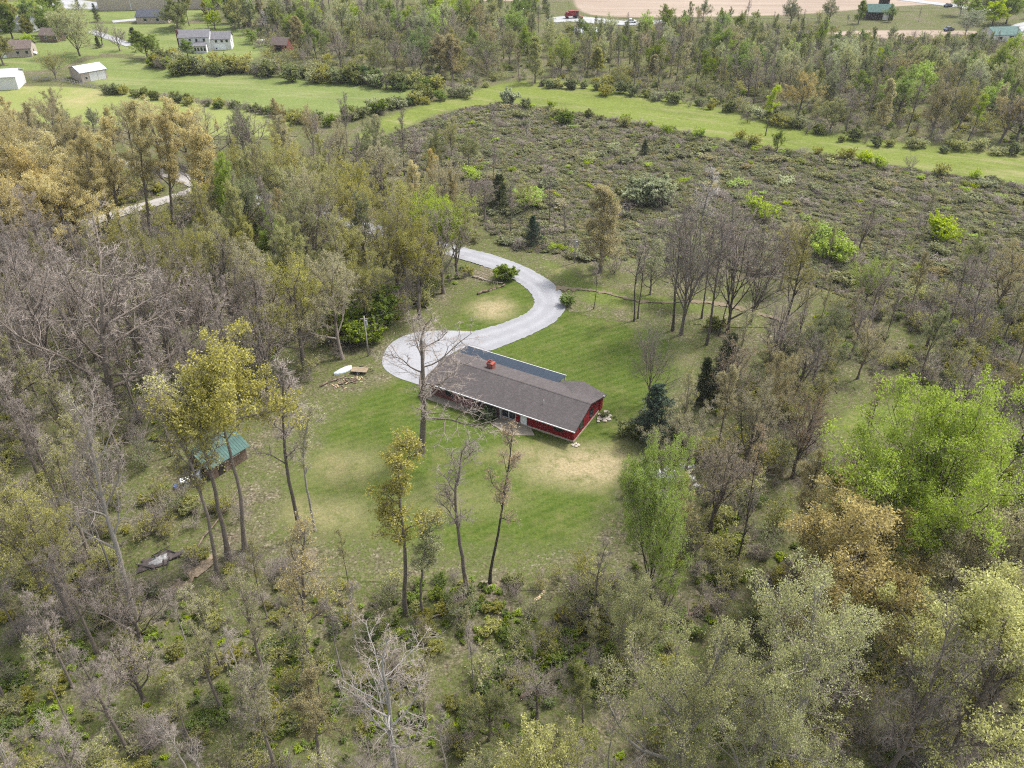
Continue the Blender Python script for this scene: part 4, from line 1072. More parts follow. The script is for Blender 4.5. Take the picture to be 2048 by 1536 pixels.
def leaf_mat(name, c0, c1, c2, trans=.45):
    m = bpy.data.materials.new(name); m.use_nodes = True; nt = m.node_tree; nt.nodes.clear()
    out = nt.nodes.new('ShaderNodeOutputMaterial')
    geo = nt.nodes.new('ShaderNodeNewGeometry'); oi = nt.nodes.new('ShaderNodeObjectInfo')
    c = ramp(nt, geo.outputs['Random Per Island'], [(0.0, c0), (0.5, c1), (1.0, c2)])
    tcn = nt.nodes.new('ShaderNodeTexCoord').outputs['Object']       # sprays of one limb open earlier than those of the next
    c = mixc(nt, ramp(nt, noise(nt, 0.55, 0, .5, tcn), [(0.38, 0.0), (0.62, 1.0)]), c, ramp(nt, geo.outputs['Random Per Island'], [(0.0, tuple(v * .85 for v in c0)), (1.0, tuple(v * .95 for v in c2))]))
    hs = nt.nodes.new('ShaderNodeHueSaturation')
    nt.links.new(c, hs.inputs['Color'])
    nt.links.new(math_n(nt, 'ADD', math_n(nt, 'MULTIPLY', oi.outputs['Random'], .022), .489), hs.inputs['Hue'])
    nt.links.new(math_n(nt, 'ADD', math_n(nt, 'MULTIPLY', oi.outputs['Random'], -.30), 1.10), hs.inputs['Saturation'])
    nt.links.new(math_n(nt, 'ADD', math_n(nt, 'MULTIPLY', math_n(nt, 'FRACT', math_n(nt, 'MULTIPLY', oi.outputs['Random'], 7.3)), .45), .78), hs.inputs['Value'])
    d = nt.nodes.new('ShaderNodeBsdfDiffuse'); t = nt.nodes.new('ShaderNodeBsdfTranslucent'); mx = nt.nodes.new('ShaderNodeMixShader')
    nt.links.new(hs.outputs[0], d.inputs['Color']); nt.links.new(hs.outputs[0], t.inputs['Color'])
    mx.inputs[0].default_value = trans
    nt.links.new(d.outputs[0], mx.inputs[1]); nt.links.new(t.outputs[0], mx.inputs[2]); nt.links.new(mx.outputs[0], out.inputs['Surface'])
    return m

def bark_mat(name, c, var=.3):
    m, nt, b = new_mat(name)
    tc = nt.nodes.new('ShaderNodeTexCoord').outputs['Object']
    f = noise(nt, 3.0, 5, .7, tc, vscale=(4, 4, .7))
    oi = nt.nodes.new('ShaderNodeObjectInfo')
    col = ramp(nt, f, [(.3, tuple(v * (1 - var) for v in c)), (.7, tuple(v * (1 + var) for v in c))])
    hs = nt.nodes.new('ShaderNodeHueSaturation'); nt.links.new(col, hs.inputs['Color'])
    nt.links.new(math_n(nt, 'ADD', math_n(nt, 'MULTIPLY', oi.outputs['Random'], .5), .75), hs.inputs['Value'])
    nt.links.new(hs.outputs[0], b.inputs['Base Color']); bump(nt, b, f, .6, .05)
    b.inputs['Specular IOR Level'].default_value = .1
    return m

LM = {
 'orange': leaf_mat('orange_catkins', (0.42, 0.345, 0.115), (0.55, 0.455, 0.17), (0.67, 0.575, 0.255)),
 'rust':   leaf_mat('rusty_leaves', (0.27, 0.19, 0.095), (0.37, 0.27, 0.145), (0.48, 0.37, 0.21)),
 'olive':  leaf_mat('olive_buds', (0.25, 0.255, 0.052), (0.365, 0.365, 0.085), (0.485, 0.475, 0.14)),
 'tan':    leaf_mat('tan_buds', (0.27, 0.235, 0.10), (0.38, 0.335, 0.155), (0.50, 0.445, 0.23)),
 'pale':   leaf_mat('pale_green_buds', (0.28, 0.30, 0.125), (0.39, 0.41, 0.185), (0.51, 0.525, 0.27)),
 'yellow': leaf_mat('yellow_flowers', (0.33, 0.325, 0.075), (0.46, 0.45, 0.12), (0.58, 0.56, 0.20)),
 'lime':   leaf_mat('lime_leaves', (0.25, 0.35, 0.012), (0.36, 0.47, 0.026), (0.47, 0.57, 0.07)),
 'green':  leaf_mat('fresh_green_leaves', (0.125, 0.185, 0.022), (0.195, 0.27, 0.038), (0.29, 0.36, 0.075)),
 'dull':   leaf_mat('dull_green_leaves', (0.155, 0.185, 0.055), (0.23, 0.26, 0.088), (0.33, 0.35, 0.14)),
 'scrub':  leaf_mat('scrub_leaves', (0.185, 0.195, 0.085), (0.255, 0.265, 0.118), (0.34, 0.345, 0.165)),
 'silver': leaf_mat('silver_green_leaves', (0.22, 0.25, 0.15), (0.32, 0.36, 0.21), (0.43, 0.46, 0.30)),
 'white':  leaf_mat('white_blossom', (0.55, 0.55, 0.52), (0.68, 0.68, 0.66), (0.78, 0.78, 0.77), .25),
 'pine':   leaf_mat('pine_needles', (0.038, 0.062, 0.038), (0.062, 0.098, 0.060), (0.105, 0.145, 0.098), .15),
 'cedar':  leaf_mat('cedar_needles', (0.030, 0.042, 0.017), (0.050, 0.066, 0.026), (0.085, 0.10, 0.042), .1),
}
BM = {'grey': bark_mat('grey_brown_bark', (0.165, 0.138, 0.114)), 'dark': bark_mat('dark_bark', (0.100, 0.083, 0.070)), 'pale': bark_mat('pale_bark', (0.27, 0.245, 0.21)), 'white': bark_mat('white_bark', (0.235, 0.22, 0.20), .5)}
TM = {'grey': bark_mat('grey_twigs', (0.262, 0.222, 0.190), .15), 'brown': bark_mat('brown_twigs', (0.25, 0.212, 0.178), .15), 'pale': bark_mat('pale_twigs', (0.40, 0.365, 0.33), .15)}

LEAF = {'bud': (2, .068, .07), 'half': (6, .074, .12), 'full': (8, .082, .15), 'bloom': (5, .088, .12), 'dense': (13, .088, .17), 'light': (7, .068, .13), 'thin': (1, .115, .08)}
TREES = {}
def tree_meshes(habit, var, cover):
    """the wood mesh and the crown mesh (twigs, and leaves where there are any) of one individual form; made when first asked for"""
    key = (habit, var)
    if key not in TREES:
        TREES[key] = {'src': make_tree(sum(map(ord, habit)) * 13 + var * 101, habit)}
        w = TREES[key]['src'][0]
        TREES[key]['wood'] = quick_mesh(habit + '_wood', [(V, F, 0, True) for V, F in w], [BM['grey']])
    T = TREES[key]
    if cover not in T:
        w, tw, P3, P4, r = T['src']
        parts = [(V, F, 0, False) for V, F in tw]
        mats = [TM['grey']]
        if cover != 'bare':
            n, s, sp = LEAF[cover]
            parts.append((*leaves(np.random.default_rng(var + 5), P4, n, s, sp, .25), 1, False)); mats.append(LM['olive'])
        T[cover] = quick_mesh(habit + '_crown', parts, mats)
    return T['wood'], T[cover], HAB[habit]['h']

BUSH = {}
def bush_meshes(form, var):
    k = (form, var)
    if k not in BUSH:
        sd = sum(map(ord, form)) * 7 + var * 31
        spec = {'twiggy': (2.6, 1.7, 13, (7, 6), 0, 0), 'leafy': (2.2, 1.6, 13, (7, 6), 4, .11), 'dense': (2.4, 1.6, 16, (8, 6), 7, .13), 'bloom': (2.8, 1.7, 13, (7, 6), 5, .13), 'low': (0.9, .9, 10, (5, 4), 4, .10), 'weed': (.8, .6, 12, (5, 3), 0, 0), 'sapling': (4.5, 1.5, 4, (12, 7), 3, .10), 'stems': (4.5, 1.6, 6, (10, 7), 0, 0)}[form]
        h, rad, ns, dens, lf, sz = spec
        w, tw, V = make_bush(sd, h, rad, ns, dens, lf, sz)
        wm = quick_mesh(form + '_wood', [(a, f, 0, False) for a, f in w], [BM['grey']])
        parts = [(a, f, 0, False) for a, f in tw] + [(a, f, 1, False) for a, f in V]
        cm = quick_mesh(form + '_crown', parts, [TM['brown'], LM['dull']])
        jm = [(a, f, 0, False) for a, f in w] + parts
        BUSH[k] = (wm, cm, h, jm)
    return BUSH[k]
CON = {}
def conifer_meshes(form):
    if form not in CON:
        h, rad, nl, nd, t0 = {'pine': (10, 3.4, 95, .22, .05), 'cedar': (8, 1.6, 90, .13, .03), 'spruce': (14, 3.2, 100, .17, .05)}[form]
        w, tw, V = make_conifer(len(form) * 17 + ord(form[0]), h, rad, nl, nd, t0)
        wm = quick_mesh(form + '_wood', [(a, f, 0, True) for a, f in w], [BM['dark']])
        cm = quick_mesh(form + '_crown', [(a, f, 0, False) for a, f in tw] + [(a, f, 1, False) for a, f in V], [TM['brown'], LM['pine']])
        CON[form] = (wm, cm, h)
    return CON[form]

AUTO = []            # plants of the fill: (object, look, height), named by their neighbours at the end
PLANTS = []          # (x, y, spacing radius) of everything already standing
def plant(name, cat, meshes, loc, h, wide, rz, tilt, bark, twig, leaf, label, group=None):
    wm, cm, h0 = meshes
    s = h / h0
    o = empty(name, (loc[0], loc[1], 0)); o.rotation_euler = (Matrix.Rotation(tilt[1], 3, 'Y') @ Matrix.Rotation(tilt[0], 3, 'X') @ Matrix.Rotation(rz, 3, 'Z')).to_euler(); o.scale = (s * wide, s * wide, s)
    tag(o, label, cat, group)
    t = link('trunk' if cat == 'tree' else 'stems', wm, o); t.material_slots[0].link = 'OBJECT'; t.material_slots[0].material = bark
    c = link('crown', cm, o)
    c.material_slots[0].link = 'OBJECT'; c.material_slots[0].material = twig
    if leaf is not None and len(c.material_slots) > 1: c.material_slots[1].link = 'OBJECT'; c.material_slots[1].material = leaf
    PLANTS.append((loc[0], loc[1], .16 * h * wide if cat == 'tree' else .3 * h))
    return o

# kind: habit choices, cover, bark, twig, leaf, name, look
KIND = {
 'orange': (('spread', 'round'), 'full', 'dark', 'brown', 'orange', 'oak_tree', 'orange-tan catkin-hung oak'),
 'orange_bud': (('spread', 'forest'), 'half', 'grey', 'brown', 'orange', 'oak_tree', 'thin orange-budded oak'),
 'rust': (('spread', 'slender'), 'bud', 'dark', 'brown', 'rust', 'oak_tree', 'sparse rusty-leaved oak'),
 'olive': (('forest', 'spread'), 'half', 'grey', 'brown', 'olive', 'budding_tree', 'olive-yellow budding tree'),
 'olive_thin': (('forest', 'slender'), 'bud', 'grey', 'grey', 'olive', 'thin_tree', 'thin tree with scattered olive buds'),
 'tan': (('forest', 'spread'), 'half', 'grey', 'grey', 'tan', 'budding_tree', 'tan-brown budding tree'),
 'pale': (('spread', 'round'), 'light', 'pale', 'grey', 'pale', 'budding_tree', 'pale grey-green budding tree'),
 'yellow': (('round', 'spread'), 'half', 'grey', 'grey', 'yellow', 'maple_tree', 'yellow-flowering maple'),
 'lime': (('vase', 'round'), 'full', 'dark', 'brown', 'lime', 'lime_green_tree', 'bright lime-green leafy tree'),
 'green': (('round', 'column'), 'full', 'dark', 'brown', 'green', 'leafy_tree', 'fresh green leafy tree'),
 'dull': (('round', 'forest'), 'half', 'grey', 'grey', 'dull', 'leafy_tree', 'dull green budding tree'),
 'bare': (('forest', 'spread'), 'bare', 'grey', 'grey', None, 'bare_tree', 'leafless grey-brown tree'),
 'bare_brown': (('spread', 'forest'), 'bare', 'dark', 'brown', None, 'bare_tree', 'leafless brown-twigged tree'),
 'bare_slender': (('slender',), 'bare', 'pale', 'grey', None, 'slender_tree', 'slender leafless pale-stemmed tree'),
}
tree_rand = random.Random(42)
def tree(kind, loc, h, label=None, group=None, wide=1.0, tilt=None, habit=None, cover=None, var=None, rz=None, bark=None, twig=None, leaf=None):
    hs_, cv, bk, tw, lf, nm, look = KIND[kind]
    R = tree_rand
    habit = habit or R.choice(hs_)
    var = R.randrange(3 if habit != 'column' else 2) if var is None else var
    me = tree_meshes(habit, var, cover or cv)
    lf = leaf or lf
    return plant(nm, 'tree', me, loc, h, wide * R.uniform(.9, 1.12) , R.uniform(0, 6.28) if rz is None else rz,
                 tilt or (R.gauss(0, .025), R.gauss(0, .025)), BM[bark or bk], TM[twig or tw], LM[lf] if lf else None, label or look, group)

def at_tree(kind, bx, by, top, label, **k):
    g = G(bx, by); h = height_for(g[0], g[1], top)
    tx = k.pop('tx', None)          # where the tip leans to
    if tx is not None:
        d = g[1] * math.cos(CAM_PITCH) - (h - CAM_H) * math.sin(CAM_PITCH)
        k['tilt'] = (0.0, math.atan(((tx - 1024) / CAM_F * d - g[0]) / h))
    return tree(kind, g, h, label, **k)

# ------------------------------------------------------------------ trees that stand out one by one
at_tree('bare_brown', 842, 905, 618, 'big leafless tree with thick dark trunk on the lawn before the red house', habit='lawn', var=0, wide=1.5, bark='grey', twig='brown', tx=852)
at_tree('olive_thin', 812, 1228, 880, 'tall slender yellow-green budding tree below the lawn, leftmost of the four in line', habit='slender', cover='half', leaf='yellow', wide=1.3, var=1, tx=790)
at_tree('olive_thin', 846, 1232, 1030, 'short forked yellow-green budding tree close beside the tall slender one', habit='slender', cover='half', leaf='pale', wide=1.3, var=0, tx=858)
at_tree('bare', 936, 1180, 872, 'slender nearly leafless tree below the middle of the lawn', habit='slender', var=1, wide=1.25, bark='grey', tx=903)
at_tree('rust', 980, 1166, 835, 'dark thin tree with rusty top leaves leaning right towards the house patio', habit='slender', var=2, wide=.9, tx=1015, bark='dark')
at_tree('bare', 1190, 1258, 1075, 'small leafless tree below the right end of the lawn', habit='slender', var=0, wide=1.0)
at_tree('bare', 790, 1560, 1268, 'white-barked dead-looking tree with crooked limbs at the bottom', habit='lawn', var=1, wide=1.05, bark='white', twig='grey')
at_tree('yellow', 1085, 1700, 1448, 'bright yellow-flowering tree at the bottom picture edge', habit='round', cover='bloom', var=1, wide=.7)
at_tree('olive', 612, 1372, 1050, 'olive-orange budding tree with a thick dark trunk left of the lower lawn', habit='forest', leaf='orange', cover='bud', wide=1.05, var=2, tx=600)
at_tree('yellow', 490, 1100, 655, 'tall yellow-flowering tree arching over the green-roofed shed', habit='umbrella', cover='bloom', var=2, wide=.9, tx=425)
at_tree('yellow', 436, 1152, 780, 'thin yellow-flowering tree standing just below the white tote', habit='slender', cover='bud', var=0, wide=1.2, tx=330)
at_tree('yellow', 456, 1114, 730, 'thin yellow-flowering tree between the tote and the shed front', habit='slender', cover='bud', var=1, wide=1.2, tx=350)
at_tree('bare', 600, 1076, 712, 'crooked leafless tree on the left edge of the lawn', habit='slender', var=2, wide=1.1, bark='grey', tx=576)
at_tree('olive_thin', 630, 1062, 790, 'slender pale-stemmed tree with few leaves beside the crooked bare one', habit='slender', var=1, leaf='yellow', bark='pale', tx=604)
at_tree('bare', 272, 1242, 770, 'tall leafless tree with a long thick trunk left of the burn pit', habit='forest', var=0, wide=.85, bark='pale', tx=140)
at_tree('bare', 226, 832, 430, 'huge spreading leafless grey tree in the left woods', habit='spread', var=2, wide=.95, twig='grey', tx=190)
at_tree('bare', 120, 800, 470, 'broad leafless grey tree left of the huge spreading one', habit='spread', var=0, wide=.8)
at_tree('bare', 350, 760, 450, 'broad leafless grey tree right of the huge spreading one', habit='spread', var=1, wide=.7)
at_tree('bare', 1297, 805, 655, 'small fan-shaped leafless tree on the lawn right of the house', habit='vase', var=0, wide=.75)
at_tree('lime', 1826, 1180, 788, 'large feathery lime-green tree with dark trunk at the right edge', habit='vase', var=1, wide=.85, tx=1925, cover='dense', rz=1.0)
at_tree('lime', 1800, 1085, 905, 'smaller yellow-green leafy tree in front of the large lime-green one', habit='round', var=0, wide=.55, leaf='lime', cover='dense')
at_tree('lime', 1300, 1205, 925, 'feathery light green tree at the right end of the lawn', habit='vase', var=0, wide=.47, cover='dense', leaf='lime', tx=1318)
at_tree('orange', 1690, 1290, 992, 'round orange-tan oak in the lower right woods', habit='round', var=1, wide=1.2, tx=1712)
at_tree('pale', 1575, 1500, 1150, 'wide pale grey-green budding tree in the lower right', habit='spread', var=0, wide=.9)
at_tree('pale', 1350, 1610, 1240, 'pale budding tree at the bottom right of the thicket', habit='spread', var=1, wide=.72)
at_tree('pale', 1262, 1330, 1160, 'small yellowish-green budding tree below the feathery light green tree', habit='round', var=2, wide=.8)
at_tree('orange_bud', 1950, 1290, 1010, 'tan-yellow budding oak at the lower right picture edge', habit='round', var=2, leaf='tan', cover='full')
at_tree('olive', 1905, 1520, 1180, 'broad yellow-green budding tree in the bottom right corner', habit='round', var=0, leaf='yellow', cover='full')
at_tree('bare', 1765, 1560, 1200, 'leafless grey tree between the pale trees at the lower right', habit='spread', var=2, wide=.6)
at_tree('pale', 1480, 1640, 1330, 'pale budding tree with a thick light trunk at the bottom right', habit='spread', var=2, wide=.65)
# grove behind the lawn
at_tree('bare', 1187, 619, 520, 'thin leafless tree beside the driveway bend', habit='slender', var=0, wide=1.0, bark='dark')
at_tree('bare', 1268, 643, 478, 'leafless twin-stemmed tree, first of the grove from the driveway', habit='slender', var=1, wide=1.1, bark='dark')
at_tree('bare', 1276, 638, 470, 'leafless leaning stem beside the twin-stemmed grove tree', habit='slender', var=2, wide=.9, bark='dark')
at_tree('bare', 1345, 662, 420, 'tall leafless grove tree left of the thick forked one', habit='forest', var=0, wide=.75, bark='dark')
at_tree('bare', 1362, 670, 388, 'thick forked leafless tree in the grove behind the lawn', habit='vase', var=1, wide=.72, bark='grey')
at_tree('bare', 1413, 690, 425, 'tall leaning leafless tree at the front of the grove', habit='forest', var=2, wide=.75, bark='dark')
at_tree('bare', 1437, 672, 500, 'thin leafless stem between two larger grove trees', habit='slender', var=1, wide=.9, bark='dark')
at_tree('bare', 1455, 665, 405, 'forked leafless grove tree with wide fan of twigs', habit='vase', var=0, wide=.7, bark='dark')
at_tree('bare', 1403, 638, 440, 'leafless tree at the back of the grove', habit='forest', var=1, wide=.7, bark='dark')
at_tree('bare', 1500, 650, 430, 'leafless tree at the right end of the grove', habit='vase', var=2, wide=.65, bark='dark')
at_tree('olive_thin', 1548, 735, 432, 'tall curving sparsely budded tree right of the grove', habit='forest', var=0, wide=.7, bark='dark', tilt=(0, .05))
at_tree('orange_bud', 1198, 545, 372, 'tall narrow orange and yellow oak behind the driveway', habit='column', var=0, wide=1.35, cover='half', leaf='tan')
at_tree('yellow', 1560, 580, 440, 'yellow-flowering tree behind the right end of the grove', habit='round', var=1, wide=.8, leaf='orange', cover='half')
at_tree('bare', 1398, 520, 330, 'tall pale dead tree standing above the scrub', habit='slender', var=2, wide=1.5, bark='white', twig='pale')
at_tree('yellow', 1380, 600, 470, 'pale yellow-green tree behind the thick forked grove tree', habit='round', var=2, wide=.8, leaf='pale')
at_tree('olive', 1300, 590, 485, 'small yellow-green tree behind the twin-stemmed grove tree', habit='round', var=0, wide=.9, leaf='pale')
# meadow edge and scrub
at_tree('olive', 1070, 166, 74, 'full oval yellow-green tree standing out at the meadow edge', habit='column', var=1, wide=1.05, cover='full')
at_tree('lime', 1531, 272, 168, 'lone thin lime-green tree on the meadow', habit='slender', var=1, wide=1.2, cover='full', leaf='lime')
at_tree('green', 1552, 306, 258, 'small round green tree on the near meadow edge', habit='round', var=0, wide=.8)
at_tree('lime', 1730, 610, 520, 'bright lime-green tree in the scrub right of the grove', habit='vase', var=2, wide=.9)
at_tree('yellow', 1760, 268, 160, 'golden-yellow tree at the front of the far treeline', habit='column', var=0, wide=1.0, leaf='orange', cover='full')
at_tree('tan', 1860, 275, 160, 'round tan tree at the front of the far treeline', habit='round', var=1, wide=.9)
at_tree('lime', 1660, 262, 195, 'pale lime tree at the front edge of the far treeline', habit='round', var=2, wide=1.0, leaf='pale')
at_tree('orange', 2030, 285, 168, 'golden tree at the right edge of the far treeline', habit='round', var=0)
at_tree('lime', 1935, 285, 185, 'narrow light green tree in the far treeline near the right edge', habit='slender', var=2, wide=1.3, cover='full')
def conifer(form, bx, by, top, label, leaf='pine', wide=1.0, name='pine_tree', tilt=(0, 0)):
    g = G(bx, by); h = height_for(g[0], g[1], top)
    return plant(name, 'tree', conifer_meshes(form), g, h, wide, tree_rand.uniform(0, 6), tilt, BM['dark'], TM['brown'], LM[leaf], label)
conifer('pine', 1310, 880, 772, 'dark blue-green pine at the right end of the red house', wide=1.15)
conifer('pine', 1356, 910, 815, 'smaller dark pine crowding behind the blue-green one', 'cedar', wide=1.0)
conifer('cedar', 1430, 795, 665, 'dark green narrow cedar at the right edge of the lawn', 'cedar', 1.1, 'cedar_tree', (0, .12))
conifer('cedar', 1405, 812, 715, 'shorter dark cedar in front of the narrow cedar', 'cedar', 1.1, 'cedar_tree')
conifer('cedar', 1288, 309, 281, 'dark round cedar alone in the scrub', 'cedar', 1.8, 'cedar_tree')
conifer('pine', 1068, 492, 432, 'blue-green pine behind the driveway', 'pine', 1.0)
conifer('pine', 1000, 420, 350, 'dark pine in the scrub above the driveway', 'cedar', 1.1)
conifer('spruce', 196, 44, 6, 'dark spruce in front of the long warehouse', 'cedar', 1.1, 'spruce_tree')
conifer('spruce', 160, 30, -6, 'dark spruce at the left corner of the long warehouse', 'cedar', 1.1, 'spruce_tree')
conifer('cedar', 198, 96, 72, 'dark round evergreen left of the lane trees', 'cedar', 1.5, 'cedar_tree')
conifer('cedar', 268, 85, 55, 'dark cedar beside the lane by the white house', 'cedar', 2.0, 'cedar_tree')
conifer('spruce', 575, 26, -15, 'dark spruce on the top edge left of the middle', 'cedar', 1.1, 'spruce_tree')
conifer('spruce', 690, 20, -18, 'dark spruce on the top edge near the middle', 'cedar', 1.1, 'spruce_tree')
conifer('spruce', 1090, 26, -15, 'dark spruce at the corner of the stubble field', 'cedar', 1.1, 'spruce_tree')
# around the far houses
for kd, bx, by, tp, lb, kw in [
    ('green', 297, 120, 62, 'bright green round tree left of the white house', dict(habit='round')),
    ('green', 355, 55, 0, 'big green tree right of the grey house', dict(habit='round', wide=1.2)),
    ('lime', 160, 112, 20, 'large pale-green tree on the grass above the tan barn', dict(habit='vase', leaf='pale', wide=.9)),
    ('green', 95, 70, 15, 'dark green tree left of the big pale-green one', dict(habit='column')),
    ('olive', 60, 78, 30, 'olive tree behind the small lime bush at the left', dict(habit='round')),
    ('olive', 22, 62, -10, 'olive-brown tree in the upper left corner', dict(habit='round')),
    ('lime', 60, 98, 68, 'small bright lime tree by the tan house', dict(habit='round', cover='full')),
    ('bare_brown', 205, 90, 40, 'rounded leafless brown tree on the lane', dict(habit='round')),
    ('bare', 240, 102, 50, 'rounded leafless grey tree on the lane', dict(habit='round')),
    ('yellow', 112, 158, 105, 'spreading yellowish tree beside the tan pole barn', dict(habit='vase', cover='half', leaf='olive')),
    ('olive', 8, 130, 55, 'olive tree in front of the tan house at the left edge', dict(habit='round')),
    ('lime', 375, 112, 78, 'light green tree in front of the white house', dict(habit='round', cover='full', leaf='green')),
    ('lime', 430, 58, 22, 'lime-green tree behind the white house', dict(habit='round', cover='full')),
    ('lime', 470, 56, 24, 'lime-green tree right of the one behind the white house', dict(habit='round', cover='full')),
    ('bare', 535, 80, 18, 'tall pale leafless tree behind the propane tank', dict(habit='forest', bark='white', twig='pale')),
    ('tan', 600, 110, 32, 'tall tan-olive tree right of the rust-red shed', dict(habit='column', cover='half')),
    ('lime', 505, 88, 58, 'small lime tree beside the propane tank', dict(habit='round')),
    ('pale', 1930, 72, 20, 'silvery willow beside the low white shed', dict(habit='vase', leaf='silver', wide=1.1)),
    ('green', 1985, 52, 0, 'big fresh green tree at the top right', dict(habit='round', wide=1.3, leaf='lime')),
    ('green', 1945, 44, 2, 'green tree left of the big one at the top right', dict(habit='round', wide=1.1, leaf='lime')),
    ('lime', 1650, 72, 40, 'narrow lime-green tree above the far treeline', dict(habit='column')),
    ('green', 825, 130, 75, 'oval green tree in the far central trees', dict(habit='column', cover='full')),
    ('orange', 880, 150, 70, 'tan-orange oval tree in the far central trees', dict(habit='round', leaf='tan')),
    ('orange', 905, 160, 72, 'golden-tan tree beside the oval green one', dict(habit='column', leaf='tan', cover='full')),
    ('olive', 1195, 150, 95, 'olive tree right of the oval meadow-edge tree', dict(habit='column')),
    ('tan', 1305, 160, 110, 'tan tree at the left of the far treeline', dict(habit='column')),
    ('green', 1345, 120, 80, 'round bright green tree above the far treeline', dict(habit='round')),
]:
    if kd in ('green', 'lime', 'pale', 'olive', 'tan', 'orange') and kw.get('cover') != 'half': kw['cover'] = 'dense'
    kw['wide'] = kw.get('wide', 1.0) * 1.25
    at_tree(kd, bx, by, tp, lb, **kw)

# ------------------------------------------------------------------ woods: every tree a thing, filled in between the ones above
HOUSE_C = HW(-11.7, 4.5)
def keepout(P, pad=0.0):
    bad = np.zeros(len(P), bool)
    for rp, rw in ROADS: bad |= edge_dist(P, rp, False) < rw + 1.2 + pad
    c, s = math.cos(-H_ANG), math.sin(-H_ANG)
    d = P - np.array((HX, HY)); lx, ly = d[:, 0] * c - d[:, 1] * s, d[:, 0] * s + d[:, 1] * c
    bad |= (lx > HL - 2.5) & (lx < 3) & (ly > -4) & (ly < 13.5)
    c, s = math.cos(-S_ANG), math.sin(-S_ANG)
    d = P - a0; lx, ly = d[:, 0] * c - d[:, 1] * s, d[:, 0] * s + d[:, 1] * c
    bad |= (lx > -3) & (lx < SLEN + 1.5) & (ly > -2.5) & (ly < SW + 1)
    bad |= np.linalg.norm(P - bpt, axis=1) < 4.0
    return bad

def in_view(P, top=0.0, margin=60):
    d = P[:, 1] * math.cos(CAM_PITCH) + CAM_H * math.sin(CAM_PITCH)
    x = 1024 + CAM_F * P[:, 0] / d
    yb = 768 - CAM_F * (P[:, 1] * math.sin(CAM_PITCH) - CAM_H * math.cos(CAM_PITCH)) / d
    d2 = P[:, 1] * math.cos(CAM_PITCH) - (top - CAM_H) * math.sin(CAM_PITCH)
    yt = 768 - CAM_F * (P[:, 1] * math.sin(CAM_PITCH) + (top - CAM_H) * math.cos(CAM_PITCH)) / d2
    x2 = 1024 + CAM_F * P[:, 0] / d2
    return (np.minimum(np.abs(x - 1024), np.abs(x2 - 1024)) < 1024 + margin) & (yt < 1536 + margin) & (yb > -margin)

def scatter(poly, spacing, r, avoid=(), tries=30, top=15.0, plants=True, road_pad=0.0, clip=True):
    poly = np.asarray(poly, float)
    lo, hi = poly.min(0), poly.max(0)
    area = np.prod(hi - lo); n = int(area / spacing ** 2 * tries / 6) + 20
    P = lo + r.random((n, 2)) * (hi - lo)
    ok = inside(P, poly) & ~keepout(P, road_pad)
    if clip: ok &= in_view(P, top)
    for a in avoid: ok &= ~inside(P, a)
    P = P[ok]
    if plants and PLANTS:
        Q = np.array(PLANTS)
        near = np.array([((Q[:, 0] - p[0]) ** 2 + (Q[:, 1] - p[1]) ** 2 < np.minimum(Q[:, 2], spacing) ** 2).any() for p in P]) if len(P) else np.zeros(0, bool)
        P = P[~near]
    grid, out = {}, []
    for p in P:
        k = (int(p[0] // spacing), int(p[1] // spacing)); good = True
        for i in (-1, 0, 1):
            for j in (-1, 0, 1):
                for q in grid.get((k[0] + i, k[1] + j), ()):
                    if (q[0] - p[0]) ** 2 + (q[1] - p[1]) ** 2 < spacing ** 2: good = False
        if good: grid.setdefault(k, []).append(p); out.append(p)
    return out

LAWN = smooth_poly(POLY['lawn']); MEADOW = smooth_poly(POLY['meadow']); PAST = smooth_poly(POLY['pasture']); PDRY = smooth_poly(POLY['pasture_dry']); CLEAR = smooth_poly(POLY['clearing']); VERGE = smooth_poly(POLY['verge'])
OPEN = [LAWN, MEADOW, PAST, PDRY, CLEAR, VERGE]
COUNT = {}
def wood(zone, px_poly, spacing, kinds, hr, seed, wide=1.0, avoid=OPEN, limit=None, cover=None):
    r = np.random.default_rng(seed)
    pts = scatter(polyG(px_poly), spacing, r, avoid)
    names = [k for k, w in kinds]; ws = np.array([w for k, w in kinds], float); ws /= ws.sum()
    if limit: pts = pts[:limit]
    for p in pts:
        k = names[r.choice(len(names), p=ws)]
        look = KIND[k][6]
        hgt = r.uniform(*hr); AUTO.append((tree(k, p, hgt, f'{look} {zone}', f'{look} {zone}', wide=wide, cover=cover), look, hgt))
        COUNT[k] = COUNT.get(k, 0) + 1

wood('in the orange-topped wood at upper left', [(-160, 430), (60, 415), (150, 425), (230, 455), (180, 520), (100, 560), (-250, 580)], 6.8, [('orange', 7), ('orange_bud', 3), ('tan', 1), ('olive', 1)], (18, 23), 1)
for bx, by, tp, tx_, lb in [(300, 470, 205, 270, 'tall orange-budded oak standing between the farm track and the lane'), (245, 478, 240, 205, 'tall orange-budded oak left of the one by the farm track'), (345, 462, 225, 330, 'tall orange-budded oak just right of the one by the farm track'), (425, 505, 250, 395, 'tall thin orange-budded oak right of the lane fork'), (205, 500, 262, 165, 'orange-budded oak at the left end of the farm track')]:
    at_tree('orange_bud', bx, by, tp, lb, habit='forest', cover='full', wide=.95, tx=tx_)
at_tree('lime', 452, 520, 303, 'slender lime-green tree beside the lane fork', habit='forest', cover='full', wide=.7, tx=440)
at_tree('lime', 560, 560, 420, 'lime-green tree in the wood left of the driveway', habit='round', cover='full', wide=.8)
wood('behind the lane at upper left', [(-160, 320), (60, 312), (250, 300), (400, 330), (330, 338), (250, 350), (100, 385), (-200, 410)], 7.5, [('orange', 4), ('orange_bud', 3), ('tan', 2), ('bare', 1)], (14, 19), 2)
